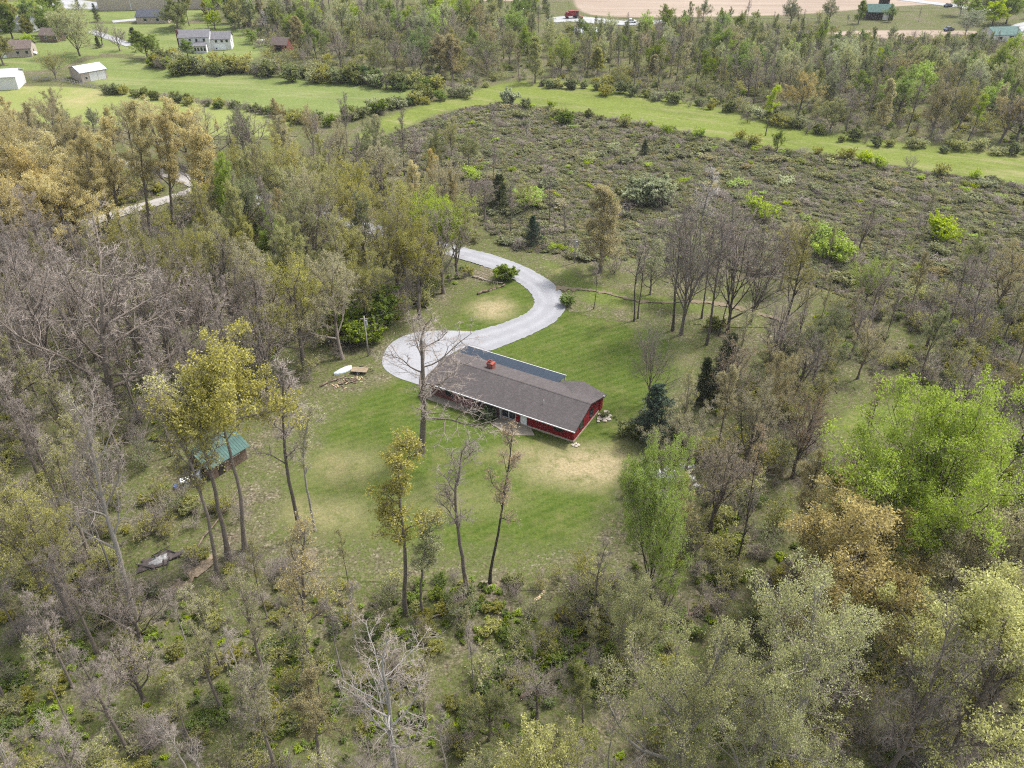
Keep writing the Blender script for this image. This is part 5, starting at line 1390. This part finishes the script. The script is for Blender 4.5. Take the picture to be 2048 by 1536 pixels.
wood('in the thicket between pasture and lane', [(-160, 255), (150, 255), (330, 275), (480, 285), (400, 318), (250, 295), (60, 305), (-200, 312)], 6.0, [('bare', 3), ('dull', 2), ('lime', 1.2), ('orange_bud', 1)], (5, 9), 3)
wood('in the belt behind the driveway', [(400, 325), (560, 300), (700, 300), (760, 330), (840, 380), (920, 440), (960, 480), (900, 478), (780, 448), (640, 412), (500, 382)], 6.4, [('tan', 4), ('bare', 3), ('bare_brown', 2), ('olive', 2), ('orange_bud', 1.6), ('dull', 1)], (12, 17), 4, .9)
wood('in the dense wood inside the driveway curve', [(440, 420), (640, 445), (780, 485), (900, 530), (925, 560), (880, 620), (830, 650), (770, 668), (735, 700), (690, 730), (610, 745), (500, 690), (430, 600), (400, 500)], 5.0, [('olive', 6), ('olive_thin', 2), ('bare', 2), ('yellow', 1.2), ('lime', .7), ('dull', .8), ('tan', 1)], (15, 20), 5, .85, OPEN + [polyG([(715, 470), (900, 505), (905, 560), (735, 545)])])
wood('in the grey left woods', [(-260, 600), (0, 570), (150, 570), (250, 620), (400, 620), (440, 640), (500, 700), (600, 750), (560, 800), (480, 850), (380, 880), (330, 960), (240, 960), (100, 920), (-350, 930)], 4.5, [('bare', 8), ('bare_brown', 3), ('olive_thin', 3), ('olive', 1.5), ('bare_slender', 2)], (15, 21), 6, .85)
wood('on the leafy slope at far lower left', [(-320, 900), (100, 900), (230, 980), (250, 1100), (230, 1230), (0, 1260), (-350, 1240)], 3.8, [('bare_slender', 6), ('olive_thin', 5), ('bare', 3), ('yellow', .6)], (15, 20), 7, .95)
wood('in the open bottom left woods', [(-260, 1250), (200, 1280), (460, 1290), (560, 1330), (700, 1330), (720, 1480), (660, 1800), (-260, 1800)], 3.9, [('bare_slender', 5), ('bare', 4), ('olive_thin', 5), ('tan', 1), ('dull', 1.5)], (10, 16), 8, .95)
wood('along the lower edge of the lawn', [(560, 1150), (760, 1130), (780, 1300), (640, 1330), (520, 1260)], 5.5, [('olive_thin', 3), ('bare_slender', 2), ('orange_bud', 1)], (8, 14), 9, .9)
wood('in the bottom middle thicket', [(720, 1340), (900, 1280), (1150, 1300), (1230, 1400), (1200, 1800), (700, 1800)], 4.2, [('bare', 4), ('bare_slender', 3), ('dull', 3), ('olive_thin', 4)], (6, 11), 10, 1.0)
wood('in the lower right woods', [(1210, 1290), (1420, 1190), (1600, 1170), (1800, 1190), (2300, 1220), (2350, 1900), (1200, 1900), (1210, 1500)], 6.6, [('pale', 2), ('bare', 4), ('olive_thin', 2), ('tan', 1), ('bare_slender', 3), ('dull', 1)], (6, 10.5), 11, .9)
wood('in the budding wood right of the house', [(1335, 960), (1400, 850), (1480, 780), (1600, 760), (1640, 800), (1580, 860), (1660, 920), (1760, 950), (1700, 1060), (1660, 1160), (1480, 1150), (1340, 1130)], 4.7, [('tan', 4), ('rust', 3), ('bare_brown', 3), ('olive_thin', 2.5), ('bare', 2)], (12, 16), 12, .8)
wood('in the brown wood at the right edge', [(1560, 680), (1700, 650), (1850, 620), (2250, 620), (2300, 1180), (1960, 1100), (1860, 960), (1900, 850), (1860, 775), (1740, 755), (1640, 780), (1560, 740)], 5.2, [('bare_brown', 4), ('olive_thin', 3), ('tan', 3), ('bare', 2), ('dull', 1.5), ('rust', .5)], (10, 14.5), 13, .85)
wood('in the scrub right of the grove', [(1600, 480), (1800, 450), (2200, 440), (2250, 600), (1850, 610), (1700, 640), (1600, 580)], 8.0, [('bare', 4), ('dull', 2), ('lime', 1.2), ('olive_thin', 2), ('bare_brown', 1)], (5, 9), 14, 1.0)
wood('in the scrub above the driveway', [(780, 330), (900, 300), (1050, 400), (1150, 450), (1180, 520), (1060, 500), (960, 450)], 7.0, [('bare', 4), ('dull', 2), ('olive', 2), ('tan', 1)], (6, 11), 15, .9)
wood('around the far houses at upper left', [(-80, 48), (130, 40), (150, 66), (60, 84), (-80, 90)], 9, [('green', 3), ('lime', 2), ('olive', 2), ('dull', 2)], (8, 13), 18, 1.2, (), None, 'dense')
wood('behind the white house', [(330, 50), (480, 44), (600, 60), (600, 90), (480, 66), (345, 62)], 9, [('green', 2), ('dull', 3), ('olive', 2), ('pale', 1)], (9, 14), 19, 1.1, (), None, 'dense')
wood('around the silvery willow at the top right', [(1900, 26), (2080, 20), (2080, 48), (1960, 50)], 10, [('green', 3), ('lime', 2), ('dull', 2)], (8, 13), 20, 1.2, (), None, 'dense')
wood('on the near side of the stubble field', [(1330, 40), (1600, 38), (1740, 34), (1730, 50), (1500, 60), (1330, 58)], 10, [('dull', 3), ('bare', 3), ('green', 1.5), ('olive', 1)], (6, 10), 27, 1.1, (), None)
# far treeline, nearest rows
wood('in the front of the far treeline', [(1100, 150), (1300, 178), (1500, 222), (1640, 255), (1760, 272), (2150, 300), (2150, 255), (1700, 225), (1450, 180), (1250, 145), (1120, 130)], 7.5, [('bare', 5), ('bare_brown', 3), ('olive', 2), ('tan', 2), ('dull', 2), ('olive_thin', 2), ('lime', .6), ('orange', .5)], (11, 15), 16, .9)
wood('in the far woods left of the meadow', [(590, 150), (700, 155), (860, 170), (960, 180), (1050, 158), (1000, 120), (800, 95), (620, 100)], 9.0, [('bare', 4), ('dull', 3), ('tan', 2), ('olive', 2), ('green', 1)], (9, 14), 17, .95)

def strew(poly, density, r, avoid=(), clump=6.0, gain=.8):
    """growth that stands anywhere, thicker and thinner by turns"""
    poly = np.asarray(poly, float); lo, hi = poly.min(0), poly.max(0)
    P = lo + r.random((int(np.prod(hi - lo) * density * 1.8), 2)) * (hi - lo)
    ph = r.random((6, 3)) * 6.28
    f = sum(np.sin(P[:, 0] / clump * math.cos(k * 1.1) * (1 + .37 * k) + P[:, 1] / clump * math.sin(k * 1.1) * (1 + .37 * k) + ph[k, 0]) for k in range(6)) / 3.0
    P = P[r.random(len(P)) < np.clip(.55 * (1 + gain * f), .03, 1)]
    ok = inside(P, poly); P = P[ok]; ok = in_view(P, 2) & ~keepout(P)
    for a in avoid: ok &= ~inside(P, a)
    return list(P[ok])

def joined(habit, var, cover, bark, twig, leaf, name):
    wm, cm, h0 = tree_meshes(habit, var, cover)
    w, tw, P3, P4, r = TREES[(habit, var)]['src']
    parts = [(V, F, 0, True) for V, F in w] + [(V, F, 1, False) for V, F in tw[:1]]
    mats = [BM[bark], TM[twig]]
    if leaf:
        n, s, sp = LEAF[cover]
        parts.append((*leaves(np.random.default_rng(3), P4, max(1, n // 2), s * 1.4, sp, .25), 2, False)); mats.append(LM[leaf])
    else: parts.append((*tw[1], 1, False))
    o = bpy.data.objects.new(name, quick_mesh(name, parts, mats)); return o, h0

def scatter_stuff(name, label, cat, sources, pts, hts, idx, r, kind='stuff', wide=1.0):
    """one object that sets copies of the source plants on its points"""
    col = bpy.data.collections.new(name + '_plants')
    for i, (o, h0) in enumerate(sources):
        o.name = f'{name}_plant_{i:02d}'; col.objects.link(o)
    P = np.c_[np.array(pts), np.zeros(len(pts))]
    me = bpy.data.meshes.new(name); me.vertices.add(len(P)); me.vertices.foreach_set('co', P.astype(np.float32).ravel())
    h0 = np.array([h for o, h in sources])[idx]
    sc_ = (np.asarray(hts) / h0)
    S = np.c_[sc_ * r.uniform(.8, 1.25, len(P)) * wide, sc_ * r.uniform(.8, 1.25, len(P)) * wide, sc_]
    Rr = np.c_[r.normal(0, .05, len(P)), r.normal(0, .05, len(P)), r.random(len(P)) * 6.28]
    for nm, tp, dat in (('rot', 'FLOAT_VECTOR', Rr), ('size', 'FLOAT_VECTOR', S)):
        a = me.attributes.new(nm, tp, 'POINT'); a.data.foreach_set('vector', dat.astype(np.float32).ravel())
    a = me.attributes.new('which', 'INT', 'POINT'); a.data.foreach_set('value', np.asarray(idx, np.int32))
    ng = bpy.data.node_groups.new(name + '_nodes', 'GeometryNodeTree')
    ng.interface.new_socket('Geometry', in_out='INPUT', socket_type='NodeSocketGeometry'); ng.interface.new_socket('Geometry', in_out='OUTPUT', socket_type='NodeSocketGeometry')
    gi, go = ng.nodes.new('NodeGroupInput'), ng.nodes.new('NodeGroupOutput')
    iop = ng.nodes.new('GeometryNodeInstanceOnPoints'); ci = ng.nodes.new('GeometryNodeCollectionInfo')
    ci.inputs['Collection'].default_value = col; ci.inputs['Separate Children'].default_value = True; ci.inputs['Reset Children'].default_value = True
    def na(nm, dt):
        q = ng.nodes.new('GeometryNodeInputNamedAttribute'); q.data_type = dt; q.inputs['Name'].default_value = nm; return q.outputs['Attribute']
    e2r = ng.nodes.new('FunctionNodeEulerToRotation')
    L = ng.links.new
    L(na('rot', 'FLOAT_VECTOR'), e2r.inputs[0]); L(e2r.outputs[0], iop.inputs['Rotation']); L(na('size', 'FLOAT_VECTOR'), iop.inputs['Scale']); L(na('which', 'INT'), iop.inputs['Instance Index'])
    L(gi.outputs[0], iop.inputs['Points']); L(ci.outputs[0], iop.inputs['Instance']); iop.inputs['Pick Instance'].default_value = True
    L(iop.outputs[0], go.inputs[0])
    o = link(name, me); md = o.modifiers.new('plants', 'NODES'); md.node_group = ng
    return tag(o, label, cat, kind=kind)

# the woods farther back read as one mass
r = np.random.default_rng(77)
src = [joined('forest', 0, 'half', 'grey', 'grey', 'dull', 'a'), joined('round', 0, 'full', 'grey', 'grey', 'green', 'b'), joined('spread', 1, 'half', 'grey', 'grey', 'tan', 'c'), joined('forest', 2, 'bare', 'grey', 'grey', None, 'd'), joined('round', 1, 'half', 'grey', 'grey', 'pale', 'e'), joined('round', 2, 'full', 'dark', 'brown', 'lime', 'f')]
pts = []
wts = []
def mass(px_poly, sp, w, hr):
    q = scatter(polyG(px_poly), sp, r, [PAST, MEADOW, PDRY, POLY['field'], POLY['field_east']], plants=True)
    for p in q: pts.append(p); wts.append((w, hr))
mass([(1120, 128), (1250, 143), (1450, 178), (1700, 222), (2200, 255), (2200, 190), (1800, 150), (1500, 110), (1300, 90), (1160, 90)], 5.2, (4, 1.5, 1.2, 5, 3, .7), (8, 13))
mass([(1160, 95), (1300, 88), (1500, 108), (1800, 148), (2150, 185), (2150, 110), (1900, 92), (1700, 85), (1600, 72), (1480, 60), (1330, 62), (1180, 70)], 5.6, (4, 2, .6, 2.5, 4, 1.4), (5, 9))
mass([(1330, 62), (1480, 60), (1700, 50), (1900, 50), (1880, 42), (1700, 40), (1500, 38), (1330, 52)], 9, (2, 2, 1, 3, 2, 1), (4, 7))
mass([(470, 60), (620, 90), (800, 92), (1000, 118), (1110, 128), (1100, 80), (1080, 50), (880, 40), (650, 38), (520, 40)], 6.5, (4, 2, 1.2, 3.5, 3, 1.6), (9, 14))
mass([(420, 38), (650, 36), (900, 38), (1080, 48), (1070, 12), (900, 6), (650, 2), (400, 4)], 9, (2, 2, 1, 4, 1, 1.5), (10, 15))
mass([(-100, 60), (60, 66), (120, 60), (80, 45), (-100, 40)], 12, (2, 2, 2, 2, 1, 1), (8, 13))
idx = [int(r.choice(6, p=np.array(w) / sum(w))) for w, h in wts]; hts = [r.uniform(*h) for w, h in wts]
scatter_stuff('far_woods', 'mixed far woods behind the meadow reading as one mass', 'woods', src, pts, hts, np.array(idx), r)

# ------------------------------------------------------------------ bushes
BK = {'lime': ('leafy', 'lime', 'lime-green bush'), 'dull': ('dense', 'dull', 'dull green bush'), 'olive': ('leafy', 'olive', 'olive budding bush'), 'pale': ('leafy', 'pale', 'pale green bush'), 'grey': ('twiggy', None, 'leafless grey bush'), 'green': ('dense', 'green', 'fresh green bush'), 'silver': ('dense', 'silver', 'silvery green bush'), 'yellow': ('leafy', 'yellow', 'yellowish bush')}
def bush(kind, loc, h, label=None, group=None, wide=1.0, form=None):
    f, lf, look = BK[kind]; f = form or f
    wm, cm, h0, jm = bush_meshes(f, tree_rand.randrange(2))
    return plant('bush', 'bush', (wm, cm, h0), loc, h, wide, tree_rand.uniform(0, 6.28), (0, 0), BM['grey'], TM['brown' if kind != 'grey' else 'grey'], LM[lf] if lf else None, label or look, group)
def bush_row(where, pxs, step, kinds, hr, seed, jit=1.2):
    rr = np.random.default_rng(seed); c = catmull([G(*p) for p in pxs], 20)
    L = np.r_[0, np.cumsum(np.linalg.norm(np.diff(c, axis=0), axis=1))]
    s = 0.0
    while s < L[-1]:
        q = np.array((np.interp(s, L, c[:, 0]), np.interp(s, L, c[:, 1]))) + rr.normal(0, jit, 2)
        k = kinds[rr.integers(len(kinds))]; look = BK[k][2]
        hgt = rr.uniform(*hr); AUTO.append((bush(k, q, hgt, f'{look} {where}', f'{look} {where}', wide=rr.uniform(.95, 1.4)), look, hgt))
        s += step * rr.uniform(.6, 1.4)
bush_row('in the hedgerow below the pasture', [(205, 183), (330, 202), (480, 219), (600, 240)], 1.9, ['dull', 'olive', 'green', 'grey', 'dull'], (1.2, 2.8), 21, .9)
bush_row('in the hedgerow leading to the meadow corner', [(570, 244), (660, 244), (740, 232), (820, 212), (880, 196)], 1.9, ['dull', 'olive', 'green', 'pale', 'grey'], (1.8, 3.8), 22, 1.6)
bush_row('in the hedgerow above the pasture', [(300, 132), (420, 146), (540, 154), (700, 166), (860, 186), (930, 192)], 1.8, ['dull', 'green', 'olive', 'grey', 'pale', 'dull'], (2.4, 4.8), 23, 2.6)
bush_row('in the yellowish hedge before the white house', [(310, 122), (350, 124), (400, 134), (470, 142), (530, 144)], 2.8, ['yellow', 'olive', 'pale', 'yellow'], (2.6, 4.6), 24, 2.0)
bush_row('along the foot of the far treeline', [(1060, 172), (1250, 190), (1400, 215), (1560, 252), (1700, 282), (1900, 302), (2080, 312)], 2.4, ['dull', 'grey', 'olive', 'dull', 'pale'], (1.4, 3.2), 25, 1.6)
bush_row('on the near edge of the meadow', [(1010, 212), (1120, 226), (1280, 255), (1400, 280), (1520, 300), (1640, 316), (1800, 338), (1960, 365)], 6.5, ['dull', 'grey', 'olive', 'lime'], (1.6, 3.0), 26, 2.0)
for bx, by, h, k, lb, wd in [
    (1018, 208, 3.6, 'silver', 'round silvery green bush at the meadow corner', 1.3), (1295, 408, 5.0, 'silver', 'big silvery green shrub in the middle of the scrub', 1.6), (1330, 404, 4.0, 'pale', 'pale green shrub right of the big silvery one', 1.3),
    (1060, 412, 3.6, 'lime', 'bright lime shrub above the driveway', 1.5), (940, 362, 3.0, 'lime', 'lime shrub in the upper scrub', 1.2), (1130, 250, 3.2, 'green', 'dark green bush on the near meadow edge', 1.2),
    (1668, 520, 4.4, 'lime', 'lime bush at the right of the tall curving tree', 1.3), (1640, 490, 4, 'lime', 'lime bush behind the tall curving tree', 1.2), (1515, 440, 4.2, 'lime', 'tall lime bush above the grove', 1.2),
    (1880, 480, 4, 'lime', 'lime bush in the scrub near the right edge', 1.4), (1290, 985, 3.2, 'green', 'green shrub beside the straw-coloured lawn patch', 1.3),
    (1430, 660, 2, 'dull', 'small dull shrub between the grove trunks', 1.3), (1135, 610, 1.7, 'green', 'low green shrub beside the driveway bend', 1.3), (1225, 545, 3.5, 'grey', 'grey leafless shrub behind the driveway', 1.3), (1010, 560, 2.4, 'green', 'green shrub inside the driveway bend', 1.4),
    (1270, 870, 2.5, 'dull', 'dull shrub under the blue-green pine', 1.3), (880, 1010, .1, 'grey', '', 1), (690, 640, 5, 'green', 'tall green shrub at the wood edge above the pole', 1.1), (745, 655, 5.5, 'green', 'tall green shrub behind the pale pole', 1.2), (720, 690, 4, 'green', 'green shrub left of the pale pole', 1.2)]:
    if lb: bush(k, G(bx, by), h, lb, None, wd)
# white-flowering shrubs by the lawn end
for bx, by, h, lb in [(1308, 985, 3.4, 'white-flowering shrub at the right end of the lawn'), (1322, 1010, 2.6, 'low white-flowering shrub below the larger one'), (1362, 978, 2.6, 'white-flowering shrub behind the feathery light green tree')]:
    wm, cm, h0, jm = bush_meshes('bloom', 0)
    plant('flowering_shrub', 'bush', (wm, cm, h0), G(bx, by), h, 1.1, bx, (0, 0), BM['grey'], TM['brown'], LM['white'], lb)
# front garden of the house
wm, cm, h0, jm = bush_meshes('stems', 0)
w = HW(-16.3, -.6); plant('redbud_shrub', 'bush', (wm, cm, h0), w, 3.0, 1.5, 1, (0, 0), BM['grey'], bark_mat('pinkish_twigs', (.30, .20, .20)), None, 'leafless pinkish-twigged shrub before the brick porch wall')
wm, cm, h0, jm = bush_meshes('bloom', 1)
w = HW(-13.2, -1.0); plant('flowering_shrub', 'bush', (wm, cm, h0), w, 1.9, 1.3, 2, (0, 0), BM['dark'], TM['brown'], LM['cedar'], 'dark low shrub beside the patio')
wm, cm, h0, jm = bush_meshes('bloom', 0)
w = HW(-12.6, -.5); plant('flowering_shrub', 'bush', (wm, cm, h0), w, 1.5, .8, 4, (0, 0), BM['dark'], TM['brown'], LM['silver'], 'pale-flecked shrub between the dark shrub and the patio windows')
gq = HW(-14.6, -1.2)
gr = tag(empty('barbecue_grill', (gq[0], gq[1], 0), H_ANG), 'black barbecue grill on the lawn before the brick wall', 'grill')
MB().rod((-.45, 0, .95), (.45, 0, .95), .32, n=12).build('hood', M['black_frame'], gr)
MB().box((-.5, -.3, .62), (.5, .3, .7)).build('firebox', M['black_frame'], gr)
for xx in (-.42, .38):
    for yy in (-.25, .21): MB().box((xx, yy, 0), (xx + .04, yy + .04, .619)).build('leg', M['black_frame'], gr)
MB().box((.52, -.25, .66), (.95, .25, .69)).build('side_shelf', M['steel'], gr)
wm, cm, h0, jm = bush_meshes('leafy', 0)
w = HW(1.3, 7.6); plant('garden_shrub', 'bush', (wm, cm, h0), w, .9, 1.2, 2, (0, 0), BM['dark'], TM['brown'], LM['dull'], 'small green shrub in the rock bed behind the gable')

def bush_obj(form, var, twig, leaf):
    wm, cm, h0, jm = bush_meshes(form, var)
    o = bpy.data.objects.new(form, quick_mesh(form, jm, [TM[twig], LM[leaf or 'dull']])); return o, h0
# dense growth nobody could count: the scrub and the undergrowth of the woods
r = np.random.default_rng(31)
SB = [bush_obj('twiggy', 0, 'grey', None), bush_obj('twiggy', 1, 'brown', None), bush_obj('leafy', 0, 'grey', 'scrub'), bush_obj('leafy', 1, 'grey', 'tan'), bush_obj('leafy', 1, 'grey', 'dull'), bush_obj('weed', 0, 'brown', None), bush_obj('leafy', 0, 'grey', 'lime'), bush_obj('low', 0, 'grey', 'scrub'), bush_obj('leafy', 1, 'grey', 'pale')]
q = strew(POLY['scrub'], 2.8, r, [MEADOW, VERGE], 7.0, .45)
wt = np.array([6, 5, 6, 2.5, 1.5, 7, .3, 6, 1.4]); idx = r.choice(9, len(q), p=wt / wt.sum())
hh = (.20 + .42 * r.random(len(q)) ** 1.6) * np.where(idx == 6, 1.4, 1.0) * np.where(r.random(len(q)) < .025, 2.6, 1.0)
scatter_stuff('scrub_growth', 'dense low brush covering the abandoned field beyond the driveway', 'scrub', SB, q, hh, idx, r, wide=2.1)

UB = [bush_obj('twiggy', 0, 'grey', None), bush_obj('sapling', 0, 'grey', 'olive'), bush_obj('leafy', 0, 'brown', 'green'), bush_obj('leafy', 1, 'grey', 'olive'), bush_obj('low', 0, 'brown', 'green'), bush_obj('low', 1, 'brown', 'lime'), bush_obj('stems', 1, 'grey', None), bush_obj('weed', 0, 'brown', None), bush_obj('sapling', 1, 'brown', 'dull')]
WZ = [[(-300, 320), (400, 330), (780, 330), (960, 470), (930, 580), (770, 670), (700, 740), (560, 800), (340, 980), (-400, 1000)],
      [(1335, 960), (1480, 770), (1600, 640), (1750, 600), (2300, 600), (2350, 1200), (1340, 1200)],
      [(1100, 60), (2300, 60), (2300, 318), (1700, 285), (1100, 170)], [(450, 40), (1060, 40), (1060, 165), (900, 182), (560, 150)]]
P_, I_, H_ = [], [], []
for zi, (zp, sp, wt) in enumerate(zip(WZ, (2.1, 2.0, 3.3, 3.6), ((5, 3, 1.2, 4, 2, 2, 3, 2, 1.5), (5, 3, 1.5, 3, 2, 2, 3, 3, 1.5), (4, 2, 2, 2, 1, 1, 3, 1, 3), (4, 2, 2, 2, 1, 1, 3, 1, 3)))):
    q = strew(polyG(zp), 1 / sp ** 2, r, OPEN + [POLY['field'], POLY['field_east']])
    i = r.choice(9, len(q), p=np.array(wt) / sum(wt)); P_ += q; I_ += list(i); H_ += list(r.uniform(.6, 1.15, len(q)) * np.array([1.9, 4, 1.6, 2.2, .7, .7, 3.8, .8, 3.4])[i])
scatter_stuff('woodland_undergrowth', 'twiggy undergrowth and saplings under the woodland trees', 'undergrowth', UB, P_, np.array(H_), np.array(I_), r, wide=1.15)
P_, I_, H_ = [], [], []
UB2 = [(o.copy(), h) for o, h in UB]
GREEN_PX = [(860, 1235, 9, 3.5), (780, 1290, 7, 3), (960, 1240, 6, 3), (900, 1400, 9, 4), (1090, 1420, 7, 4), (560, 1300, 6, 3), (190, 1330, 12, 4), (330, 1290, 7, 2.6), (800, 1240, 6, 3), (860, 1270, 7, 3), (930, 1180, 5, 3), (1000, 1330, 8, 4), (470, 1390, 10, 4), (690, 1420, 12, 5), (420, 1230, 5, 2.5), (1430, 1130, 6, 3), (1150, 1340, 6, 4), (1240, 1440, 8, 4), (90, 1460, 8, 4), (700, 1270, 7, 3), (1330, 1260, 6, 3)]
zone = polyG([(-250, 980), (330, 990), (600, 1050), (760, 1100), (1000, 1150), (1200, 1140), (1330, 1130), (1700, 1170), (2300, 1200), (2300, 1800), (-250, 1800)])
q = np.array(strew(zone, 1.0, r, [LAWN], 4.0))
gsum = np.zeros(len(q))
for px, py, rx, ry in GREEN_PX:
    c = G(px, py); gsum = np.maximum(gsum, 1.6 - np.sqrt(((q[:, 0] - c[0]) / rx) ** 2 + ((q[:, 1] - c[1]) / ry) ** 2))
keep = r.random(len(q)) < np.where(gsum > .6, .95, .55)
q, gsum = q[keep], gsum[keep]
wt0 = np.array((5, 2, .25, 2.2, .8, .8, 3, 6, .7)); wt1 = np.array((.8, .6, 3.5, 1.5, 9, 9, .4, .5, .6))
idx = np.array([r.choice(9, p=(wt1 if g > .6 else wt0) / (wt1 if g > .6 else wt0).sum()) for g in gsum])
hh = r.uniform(.45, 1.0, len(q)) * np.array([1.5, 3.6, 1.2, 1.5, .55, .5, 3.4, .6, 3.0])[idx]
scatter_stuff('shrub_undergrowth', 'green and twiggy undergrowth below the lawn in the near woods', 'undergrowth', UB2, list(q), hh, idx, r, wide=1.2)

# ------------------------------------------------------------------ tell the trees and bushes of the fill apart by their nearest neighbours
ANCH = {'big leafless tree with thick dark trunk': 'the big lawn tree', 'tall slender yellow-green budding': 'the tall slender yellow-green tree', 'white-barked dead-looking': 'the white-barked tree', 'bright yellow-flowering tree at the bottom': 'the yellow tree at the bottom', 'olive-orange budding tree with a thick': 'the thick-trunked olive-orange tree', 'tall yellow-flowering tree arching': 'the yellow tree over the shed', 'crooked leafless tree on the left': 'the crooked bare lawn-edge tree', 'tall leafless tree with a long thick': 'the tall bare tree by the burn pit', 'huge spreading leafless': 'the huge spreading bare tree', 'small fan-shaped leafless': 'the fan-shaped bare lawn tree', 'large feathery lime-green': 'the large lime-green tree', 'feathery light green tree at the right': 'the feathery green lawn-end tree', 'round orange-tan oak in the lower': 'the round orange-tan oak', 'wide pale grey-green': 'the wide pale tree', 'pale budding tree with a thick light': 'the pale thick-trunked tree', 'tan-yellow budding oak at the lower': 'the tan oak at the right edge', 'broad yellow-green budding tree in the bottom': 'the yellow-green corner tree', 'thick forked leafless tree': 'the thick forked grove tree', 'leafless tree at the right end of the grove': 'the right end of the grove', 'tall curving sparsely': 'the tall curving tree', 'tall narrow orange and yellow': 'the narrow orange oak', 'tall pale dead tree': 'the tall pale dead tree', 'full oval yellow-green': 'the oval meadow-edge tree', 'lone thin lime-green': 'the lone thin meadow tree', 'small round green tree': 'the small round meadow tree', 'bright lime-green tree in the scrub': 'the bright lime scrub tree', 'golden-yellow tree at the front': 'the golden treeline tree', 'round tan tree at the front': 'the round tan treeline tree', 'golden tree at the right': 'the golden edge tree', 'dark blue-green pine': 'the dark pine by the house', 'dark green narrow cedar': 'the dark narrow cedar', 'dark round cedar alone': 'the lone dark cedar', 'blue-green pine behind': 'the pine behind the driveway', 'tan metal pole barn': 'the tan pole barn', 'white barn cut off': 'the white barn', 'large white two-storey': 'the white house', 'small rust-red shed': 'the rust-red shed', 'weathered brown board shed': 'the green-roofed shed', 'burnt-out brush': 'the burn pit', 'pale wooden utility': 'the pale pole', 'grey utility pole': 'the grey pole', 'small flat trailer': 'the trailer', 'tall orange-budded oak standing between': 'the tall oak by the farm track', 'slender lime-green tree beside': 'the slender lime tree by the lane', 'lime-green tree in the wood left': 'the lime tree left of the driveway', 'bright green round tree left': 'the round green tree by the white house', 'oval green tree in the far': 'the far oval green tree', 'long barkless fallen': 'the long fallen trunk', 'round silvery green bush': 'the silvery meadow-corner bush', 'big silvery green shrub': 'the big silvery shrub', 'bright lime shrub above': 'the bright lime shrub', 'white-flowering shrub at the right': 'the white-flowering shrub', 'smaller yellow-green leafy': 'the smaller yellow-green tree', 'leafless grey tree between the pale': 'the bare tree between pale trees', 'tan-orange oval tree': 'the tan-orange oval tree', 'green shrub inside': 'the green shrub inside the bend', 'small leafless tree below': 'the small bare tree below the lawn'}
anchors = []
for o in list(C.objects):
    lb = o.get('label')
    if lb and o.parent is None:
        for k, v in ANCH.items():
            if lb.startswith(k):
                x, y = o.location.x, o.location.y
                anchors.append((proj_x(x, y, 4), proj_y(x, y, 4), y, v)); break
pairs = []
for i, (o, look, h) in enumerate(AUTO):
    x, y = o.location.x, o.location.y
    px, py = proj_x(x, y, h * .4), proj_y(x, y, h * .4)
    for ax, ay, dep, nm in anchors:
        d = math.hypot(px - ax, py - ay)
        if d > 800: continue
        rel = ('left of' if px < ax else 'right of') if abs(px - ax) > abs(py - ay) * .8 else ('behind' if y > dep else 'in front of')
        pairs.append((d, i, ('just ' if d < 70 else '') + rel + ' ' + nm))
pairs.sort()
done, taken = set(), set(o.get('label') for o in C.objects)
for d, i, rel in pairs:
    o, look, h = AUTO[i]
    lab = f'{look} {rel}'
    if i in done or lab in taken or len(lab.split()) > 16: continue
    o['label'] = lab; done.add(i); taken.add(lab)
print('LABELS', len(done), 'of', len(AUTO), 'anchors', len(anchors), len(ANCH))
print('TREES', sum(COUNT.values()), COUNT, 'objects', len(bpy.data.objects), 'tris', sum(len(m.polygons) for m in bpy.data.meshes) * 2)

# ------------------------------------------------------------------ thin spring haze
hz = MB().box((-700, -60, -1.0), (700, 640, 72.0)).build('haze', bpy.data.materials.new('thin_haze'))
hm = hz.data.materials[0]; hm.use_nodes = True; hn = hm.node_tree; hn.nodes.clear()
ho = hn.nodes.new('ShaderNodeOutputMaterial'); hv = hn.nodes.new('ShaderNodeVolumePrincipled')
hv.inputs['Color'].default_value = (0.86, 0.90, 0.96, 1); hv.inputs['Density'].default_value = 0.00008; hv.inputs['Anisotropy'].default_value = 0.2
hn.links.new(hv.outputs[0], ho.inputs['Volume'])
tag(hz, kind='stuff')
